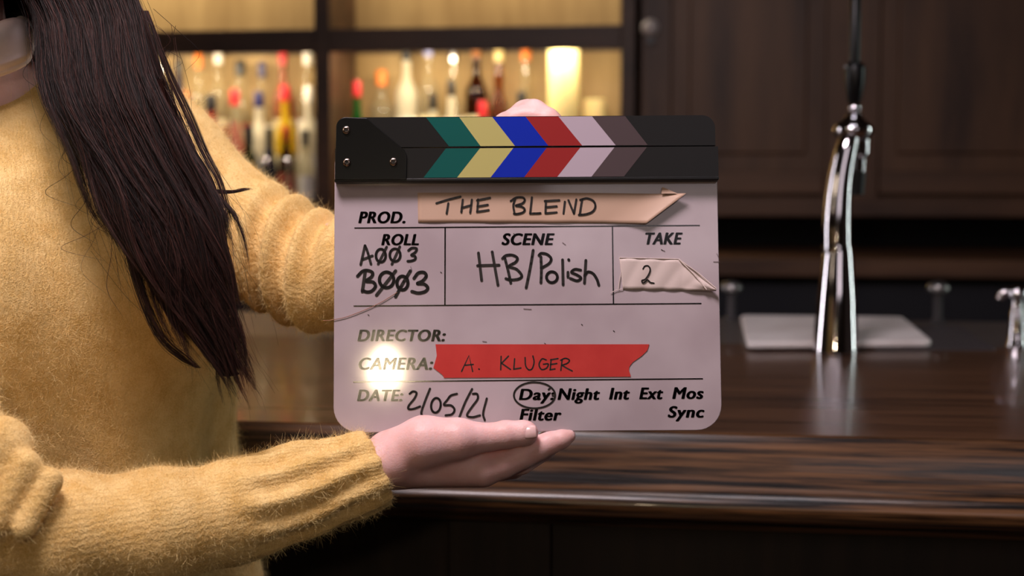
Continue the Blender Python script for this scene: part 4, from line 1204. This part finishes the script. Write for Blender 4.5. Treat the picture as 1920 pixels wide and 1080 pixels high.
# ---- fuzz: short curled fibres all over the wool
rg = np.random.default_rng(3)
def fuzz(n, lmin, lmax, w, name):
    A, B_, C_, D_ = (Vs[Qs[:, i]] for i in range(4))
    nr = np.cross(C_ - A, D_ - B_); ar = np.linalg.norm(nr, axis=1); nr /= ar[:, None] + 1e-12
    cen = (A + B_ + C_ + D_) / 4
    tocam = CLOC - cen; tocam /= np.linalg.norm(tocam, axis=1)[:, None]
    vis = (nr * tocam).sum(1) > -.45
    cs = (cen - CLOC) @ CR; pxx = 960 + FPX * cs[:, 0] / -cs[:, 2]; pyy = 540 - FPX * cs[:, 1] / -cs[:, 2]
    vis &= (pxx > -120) & (pxx < 1200) & (pyy > -60) & (pyy < 1140)
    pr = ar * vis; pr /= pr.sum()
    k = rg.choice(len(Qs), n, p=pr)
    uv = rg.random((n, 2, 1))
    P0 = (A[k] * (1 - uv[:, 0]) + B_[k] * uv[:, 0]) * (1 - uv[:, 1]) + (D_[k] * (1 - uv[:, 0]) + C_[k] * uv[:, 0]) * uv[:, 1]
    nn = nr[k]
    dirn = nn * .45 + rg.normal(size=(n, 3)) * .75
    dirn /= np.linalg.norm(dirn, axis=1)[:, None]
    dt = (dirn * nn).sum(1); dirn += nn * np.where(dt < .1, .25 - dt, 0)[:, None]
    L = (lmin + (lmax - lmin) * rg.random(n) ** 2)[:, None] * np.where(rg.random(n) < .04, 1.6, 1)[:, None]
    cv = rg.normal(size=(n, 3)) * .8
    pts = []
    for s in (0, .33, .66, 1):
        pts.append(P0 + dirn * L * s + cv * L * s * s)
    sdv = np.cross(dirn, rg.normal(size=(n, 3))); sdv /= np.linalg.norm(sdv, axis=1)[:, None]
    Vf = np.empty((n, 8, 3)); 
    for i, wd in enumerate((1, .9, .7, .35)):
        Vf[:, 2 * i] = pts[i] - sdv * w * wd; Vf[:, 2 * i + 1] = pts[i] + sdv * w * wd
    base = np.arange(n)[:, None, None] * 8
    Qf = (base + np.array([[0, 1, 3, 2], [2, 3, 5, 4], [4, 5, 7, 6]])[None]).reshape(-1, 4)
    o = np_mesh(name, inv(Vf.reshape(-1, 3), person), Qf, M['fuzz'], sw)
    o['kind'] = 'stuff'
    return o
fuzz(250000, .0012, .0050, .000065, 'wool_fuzz')

# ---- collar of the pale top under the sweater
def collar():
    mb = MB(); c = T(-108, 72, 1.155)
    ax = Ux * 1.0 - fw * .42 + cg * .05; ax /= np.linalg.norm(ax)
    e1_ = np.cross(ax, fw); e1_ /= np.linalg.norm(e1_); e2_ = np.cross(ax, e1_)
    n = 72; prof_ = [(.052, .020), (.050, .006), (.0495, -.006), (.050, .016), (.056, .027), (.0630, .030), (.0685, .022), (.0700, .006), (.0690, -.006), (.0700, -.010), (.068, -.018), (.0665, -.021), (.0675, -.026), (.062, -.034), (.050, -.040)]
    prof_ = prof_[2:]
    m = len(prof_); vs = []
    for k in range(n):
        w = 2 * math.pi * k / n
        wob = 1 + .035 * math.sin(3 * w + .6) + .02 * math.sin(7 * w)
        sl_ = .008 * math.cos(w * 2 + 1.0) + .004 * math.sin(5 * w)
        for j, (r, h) in enumerate(prof_):
            hh = h * (.72) + sl_ * (1 if h > 0 else .3)
            vs.append(c + (e1_ * math.cos(w) + e2_ * math.sin(w)) * r * 1.07 * wob * (1 + .05 * max(0, math.cos(w)) ) + ax * hh * .78)
    fs = [(k * m + j, ((k + 1) % n) * m + j, ((k + 1) % n) * m + j + 1, k * m + j + 1) for k in range(n) for j in range(m - 1)]
    mb.add(vs, fs)
    o = mb.build('collar', M['collar'], None, 80)
    o.parent = person; o.matrix_parent_inverse = Matrix.Translation(person.location).inverted()
    s_ = o.modifiers.new('t', 'SOLIDIFY'); s_.thickness = .0022; s_.offset = 0
    sb = o.modifiers.new('s', 'SUBSURF'); sb.levels = 2; sb.render_levels = 2
    o['label'] = 'pale pink cotton collar'
collar()

# ---- trousers and shoes (below the frame)
Ft = Field(np.array([BC[0] - .35, BC[1] - .3, 0.0]), np.array([BC[0] + .35, BC[1] + .3, 1.06]), .007)
Ft.cone(Bp(0, 0, 1.02), Bp(0, -.01, .92), .122, .128, .03, sq=(Lx, .70))
for s in (-1, 1):
    Ft.chain([(Bp(s * .085, -.01, .92), .100), (Bp(s * .10, .02, .50), .068), (Bp(s * .11, -.02, .12), .060)], .03)
Ft.cut((0, 0, .09), (0, 0, -1))
Vt, Qt = Ft.mesh(); Vt = laplace(Vt, Qt, 4)
np_mesh('trousers', inv(Vt, person), Qt, M['trouser'], person)
for s in (-1, 1):
    Fs = Field(Bp(s * .12, .05, 0) - np.array([.22, .22, .0]), Bp(s * .12, .05, 0) + np.array([.22, .22, .16]), .005)
    Fs.cone(Bp(s * .11, -.03, .046), Bp(s * .125, .15, .036), .045, .036, .02).cone(Bp(s * .11, -.03, .05), Bp(s * .11, -.03, .10), .044, .042, .02)
    Fs.cut((0, 0, .001), (0, 0, -1)); Fs.cut((0, 0, .125), (0, 0, 1))
    v_, q_ = Fs.mesh(); np_mesh('shoe', inv(laplace(v_, q_, 3), person), q_, M['shoe'], person)

# ---- hair
G_ = [  # photo y, centre x, half width, distance, half depth
    (-330, 20, 60, 1.24, .030), (-240, 60, 85, 1.20, .034), (-110, 106, 104, 1.165, .032), (33, 166, 94, 1.140, .028), (140, 184, 94, 1.120, .026), (200, 203, 94, 1.108, .024),
    (300, 250, 90, 1.092, .020), (400, 303, 104, 1.078, .018), (500, 348, 88, 1.066, .016), (600, 384, 62, 1.058, .012), (700, 428, 34, 1.052, .008), (760, 452, 26, 1.05, .006)]
GA = np.array(G_, float)
def hair_mesh():
    g = np.random.default_rng(11)
    nl = 150; nst = 15000; npt = 40
    ls = g.uniform(-1, 1, nl); lq = g.uniform(-1, 1, nl); lend = g.uniform(480, 715, nl)
    lend = np.where(ls < -.5, g.uniform(300, 620, nl), lend); lend[ls > .55] = g.uniform(330, 690, (ls > .55).sum())
    ph = g.uniform(0, 6.28, nl); am = g.uniform(4, 20, nl); ltip = g.normal(4, 26, nl); wl = g.uniform(45, 95, nl); lw = g.uniform(.05, .15, nl)
    li = g.integers(0, nl, nst)
    s0 = np.clip(ls[li] + g.normal(0, 1, nst) * lw[li], -1.08, 1.08); q0 = lq[li] + g.normal(0, .16, nst)
    end = lend[li] + g.normal(0, 30, nst)
    fly = g.random(nst) < .05
    sl_ = np.exp(-((s0 - ls[li]) / (lw[li] * .8)) ** 2) * .0055
    t = np.linspace(0, 1, npt)[None]
    y = -330 + (end[:, None] + 330) * t
    xc, hw_, dd, dp = (np.interp(y, GA[:, 0], GA[:, k]) for k in (1, 2, 3, 4))
    conv = np.clip((y - (end[:, None] - 420)) / 420, 0, 1) ** 1.3 * .85          # strands close into their lock towards the tip
    s = s0[:, None] * (1 - conv) + ls[li][:, None] * conv + 0
    x = xc + hw_ * s + am[li][:, None] * np.sin(y / wl[li][:, None] + ph[li][:, None]) * np.clip((y + 50) / 400, .12, 1) + ltip[li][:, None] * conv
    ph2 = g.uniform(0, 6.28, nst)[:, None]
    x += 2.2 * np.sin(y / g.uniform(25, 70, nst)[:, None] + ph2)
    x += fly[:, None] * (g.normal(0, 26, nst)[:, None] * np.sin(t * 3.1 + ph2) * t + g.choice([-1, 1, 1], nst)[:, None] * 14 * t)
    d = dd - .008 - dp * q0[:, None] * 1.0 - sl_[:, None] + .0012 * np.sin(y / 40 + ph2) - fly[:, None] * .006 * t
    cs = np.stack([(x - 960) / FPX * d, (540 - y) / FPX * d, -d], -1)
    P = cs @ CR.T + CLOC
    extra = []
    def one(pts, d):
        c = catmull([(a, b) for a, b in pts], 8)
        c = np.array(c); tt = np.linspace(0, len(c) - 1, npt); c = np.stack([np.interp(tt, np.arange(len(c)), c[:, k]) for k in (0, 1)], 1)
        dv = d + np.zeros(npt) if np.isscalar(d) else np.linspace(d[0], d[1], npt)
        v = np.stack([(c[:, 0] - 960) / FPX * dv, (540 - c[:, 1]) / FPX * dv, -dv], -1)
        extra.append(v @ CR.T + CLOC)
    # the lock that flicks out to the right over the far sleeve, and a few loose hairs
    for i in range(110):
        a, b = g.normal(0, 5), g.normal(0, 3)
        one([(300 + a * 2, 150 + b), (318 + a * 2, 230 + b), (345 + a, 320 + b), (385 + a * .6, 354 + b * .8), (430, 360 + b * .5), (462 + g.normal(0, 6), 354 + b * .4)], (1.10, 1.13))
    cl_ = g.normal(0, 15, (9, 2))
    for i in range(620):
        a, b = cl_[i % 9, 0] + g.normal(0, 3.5), cl_[i % 9, 1] * .8 + g.normal(0, 3)
        one([(262 + a * .5, 20), (290 + a, 130 + b), (322 + a * 1.3, 215 + b), (352 + a * 1.2, 280 + b), (388 + a * .9, 335 + b), (412 + a * .8, 405 + b * 2)], (1.125, 1.085))
    for i in range(70):
        a, b = g.normal(0, 6), g.normal(0, 4)
        one([(235 + a, 430), (262 + a, 540), (300 + a, 630 + b), (345 + a, 672 + b), (372 + a * .5, 690)], (1.058, 1.052))
    for i in range(150):
        x0 = g.uniform(70, 330); y0 = g.uniform(-20, 420); L = g.uniform(60, 190); c = g.normal(0, 45)
        x0 = max(x0, np.interp(y0, GA[:, 0], GA[:, 1] - GA[:, 2]))
        one([(x0, y0), (x0 + c * .5 + 10, y0 + L * .35), (x0 + c + 14, y0 + L * .7), (x0 + c * .4 + 30, y0 + L)], (np.interp(y0, GA[:, 0], GA[:, 3] - GA[:, 4]) - .006))
    one([(262, 90), (300, 120), (318, 82), (300, 52), (270, 40)], 1.10)
    one([(170, 470), (240, 560), (330, 640), (352, 700)], 1.055)
    P = np.concatenate([P, np.array(extra)])
    n = len(P)
    rad = (np.full((n, 1), .00017) * g.uniform(.6, 1.25, (n, 1))) * np.interp(np.linspace(0, 1, npt), [0, .75, 1], [1, 1, .3])[None]
    tn = np.gradient(P, axis=1); tn /= np.linalg.norm(tn, axis=2)[..., None] + 1e-9
    rv = g.normal(size=(n, 1, 3)); a = np.cross(tn, rv); a /= np.linalg.norm(a, axis=2)[..., None]; b = np.cross(tn, a)
    V = np.empty((n, npt, 3, 3))
    for k in range(3):
        w = 2 * math.pi * k / 3
        V[:, :, k] = P + (a * math.cos(w) + b * math.sin(w)) * rad[..., None]
    base = (np.arange(n)[:, None, None] * npt + np.arange(npt - 1)[None, :, None]) * 3
    Q = []
    for k in range(3):
        k2 = (k + 1) % 3
        Q.append(np.concatenate([base + k, base + k2, base + 3 + k2, base + 3 + k], -1).reshape(-1, 4))
    return V.reshape(-1, 3), np.concatenate(Q)
Vh, Qh = hair_mesh()
# a dense under-layer: cap over the skull plus a tapering mass under the strands
hcap = neck1 + Ux * .115 + Fx * .030
Fh = Field(np.array([BC[0] - .30, BC[1] - .45, 1.20]), np.array([BC[0] + .35, BC[1] + .35, 1.80]), .005)
Fh.ell(hcap + Ux * .03 - Fx * .022, (.088, .100, .098), RB, .01)
Fh.cone(hcap - Fx * .05, hcap - Fx * .06 - Ux * .16, .07, .06, .03)
slc, Pc = Fh.region(hcap - .2, hcap + .2)
qq = (Pc - hcap) @ RB
face_cut = .035 - np.linalg.norm((qq - np.array([0, .115, -.02])) / np.array([1, 1.1, 1.35]), axis=-1) + .035
Fh.f[slc] = np.maximum(Fh.f[slc], face_cut.astype(np.float32))
Fh.cone(T(20, -330, 1.235), T(48, 60, 1.215), .040, .024, .02).cone(T(90, -330, 1.235), T(110, 60, 1.20), .040, .030, .02)
under = GA.copy()
for i in range(len(under) - 2):
    y0, x0, w0, d0, p0 = under[i]; y1, x1, w1, d1, p1 = under[i + 1]
    for fr_ in np.linspace(-.62, .62, 7):
        e = .0; ra, rb = max(.006, w0 * .13 * d0 / FPX + .004), max(.0045, w1 * .13 * d1 / FPX + .003)
        if y1 > 520:
            ra *= .6; rb *= .5
        Fh.cone(T(x0 + fr_ * w0 * .95, y0, d0 - .002), T(x1 + fr_ * w1 * (.95 if y1 < 520 else .7), y1, d1 - .002), ra, rb, .006)
Vu, Qu = Fh.mesh(); Vu = laplace(Vu, Qu, 2)
V, Q = join([(Vh, Qh), (Vu, Qu)])
M['hair_light'] = mat('lit_hair_strand', srgb(74, 44, 38), 0.38, spec=0.25)  # lighter copy of the hair colour: highlights painted into some strands
ho = np_mesh('hair', inv(V, person), Q, [M['hair'], M['hair_base'], M['hair_light']], person)
mi = np.zeros(len(Q), np.int32); nq = 40 - 1
sid = (Qh[:, 0] // 3) // 40
mi[:len(Qh)] = np.where((sid * 7919) % 100 < 34, 2, 0)
mi[len(Qh):] = 1
ho.data.polygons.foreach_set('material_index', mi)
ho['label'] = 'long dark brown wavy hair'

# one loose hair lying across the left edge of the slate
lh = MB()
pts_ = [(606, 601), (622, 600), (650, 594), (689, 579), (716, 566), (745, 548)]
lh.tube([tuple(BO + BX * BL(a, b, .0008)[0] + BZ * BL(a, b, .0008)[1] - BY * .0008) for a, b in catmull(pts_, 5)], .00028, 8)
M['loose_hair'] = mat('light_brown_hair', srgb(150, 104, 78), 0.45)
tag(lh.build('loose_hair', M['loose_hair']), 'single fine brown hair lying across the left edge of the slate', 'hair')

# ------------------------------------------------------------------ warm bulb behind the camera, mirrored in the slate
def mirror_lamp(px, py, dist):
    p = BO + BX * BL(px, py)[0] + BZ * BL(px, py)[1]
    v = p - CLOC; v /= np.linalg.norm(v)
    r = v - 2 * (v @ BY) * BY
    return p + r * dist
lp = mirror_lamp(722, 697, 2.0)
print('LAMP', lp)
pl = empty('pendant_lamp', tuple(lp)); tag(pl, 'small warm pendant bulb hanging behind the camera', 'lamp')
M['bulb'] = mat('bulb_glow', srgb(255, 220, 170), 0.4, emit=(1.0, 0.78, 0.50, 1), estr=260)
rel(MB().lathe([(.002, -.034), (.018, -.028), (.028, -.012), (.030, .004), (.024, .022), (.014, .036), (.012, .046)], 24, tuple(lp)).build('bulb', M['bulb']), pl)
rel(MB().lathe([(.016, .046), (.017, .05), (.017, .075), (.006, .085)], 20, tuple(lp)).build('socket', M['nozzle']), pl)
rel(MB().tube([lp + np.array([0, 0, .085]), np.array([lp[0], lp[1], 3.1])], .003, 8).build('cable', M['nozzle']), pl)
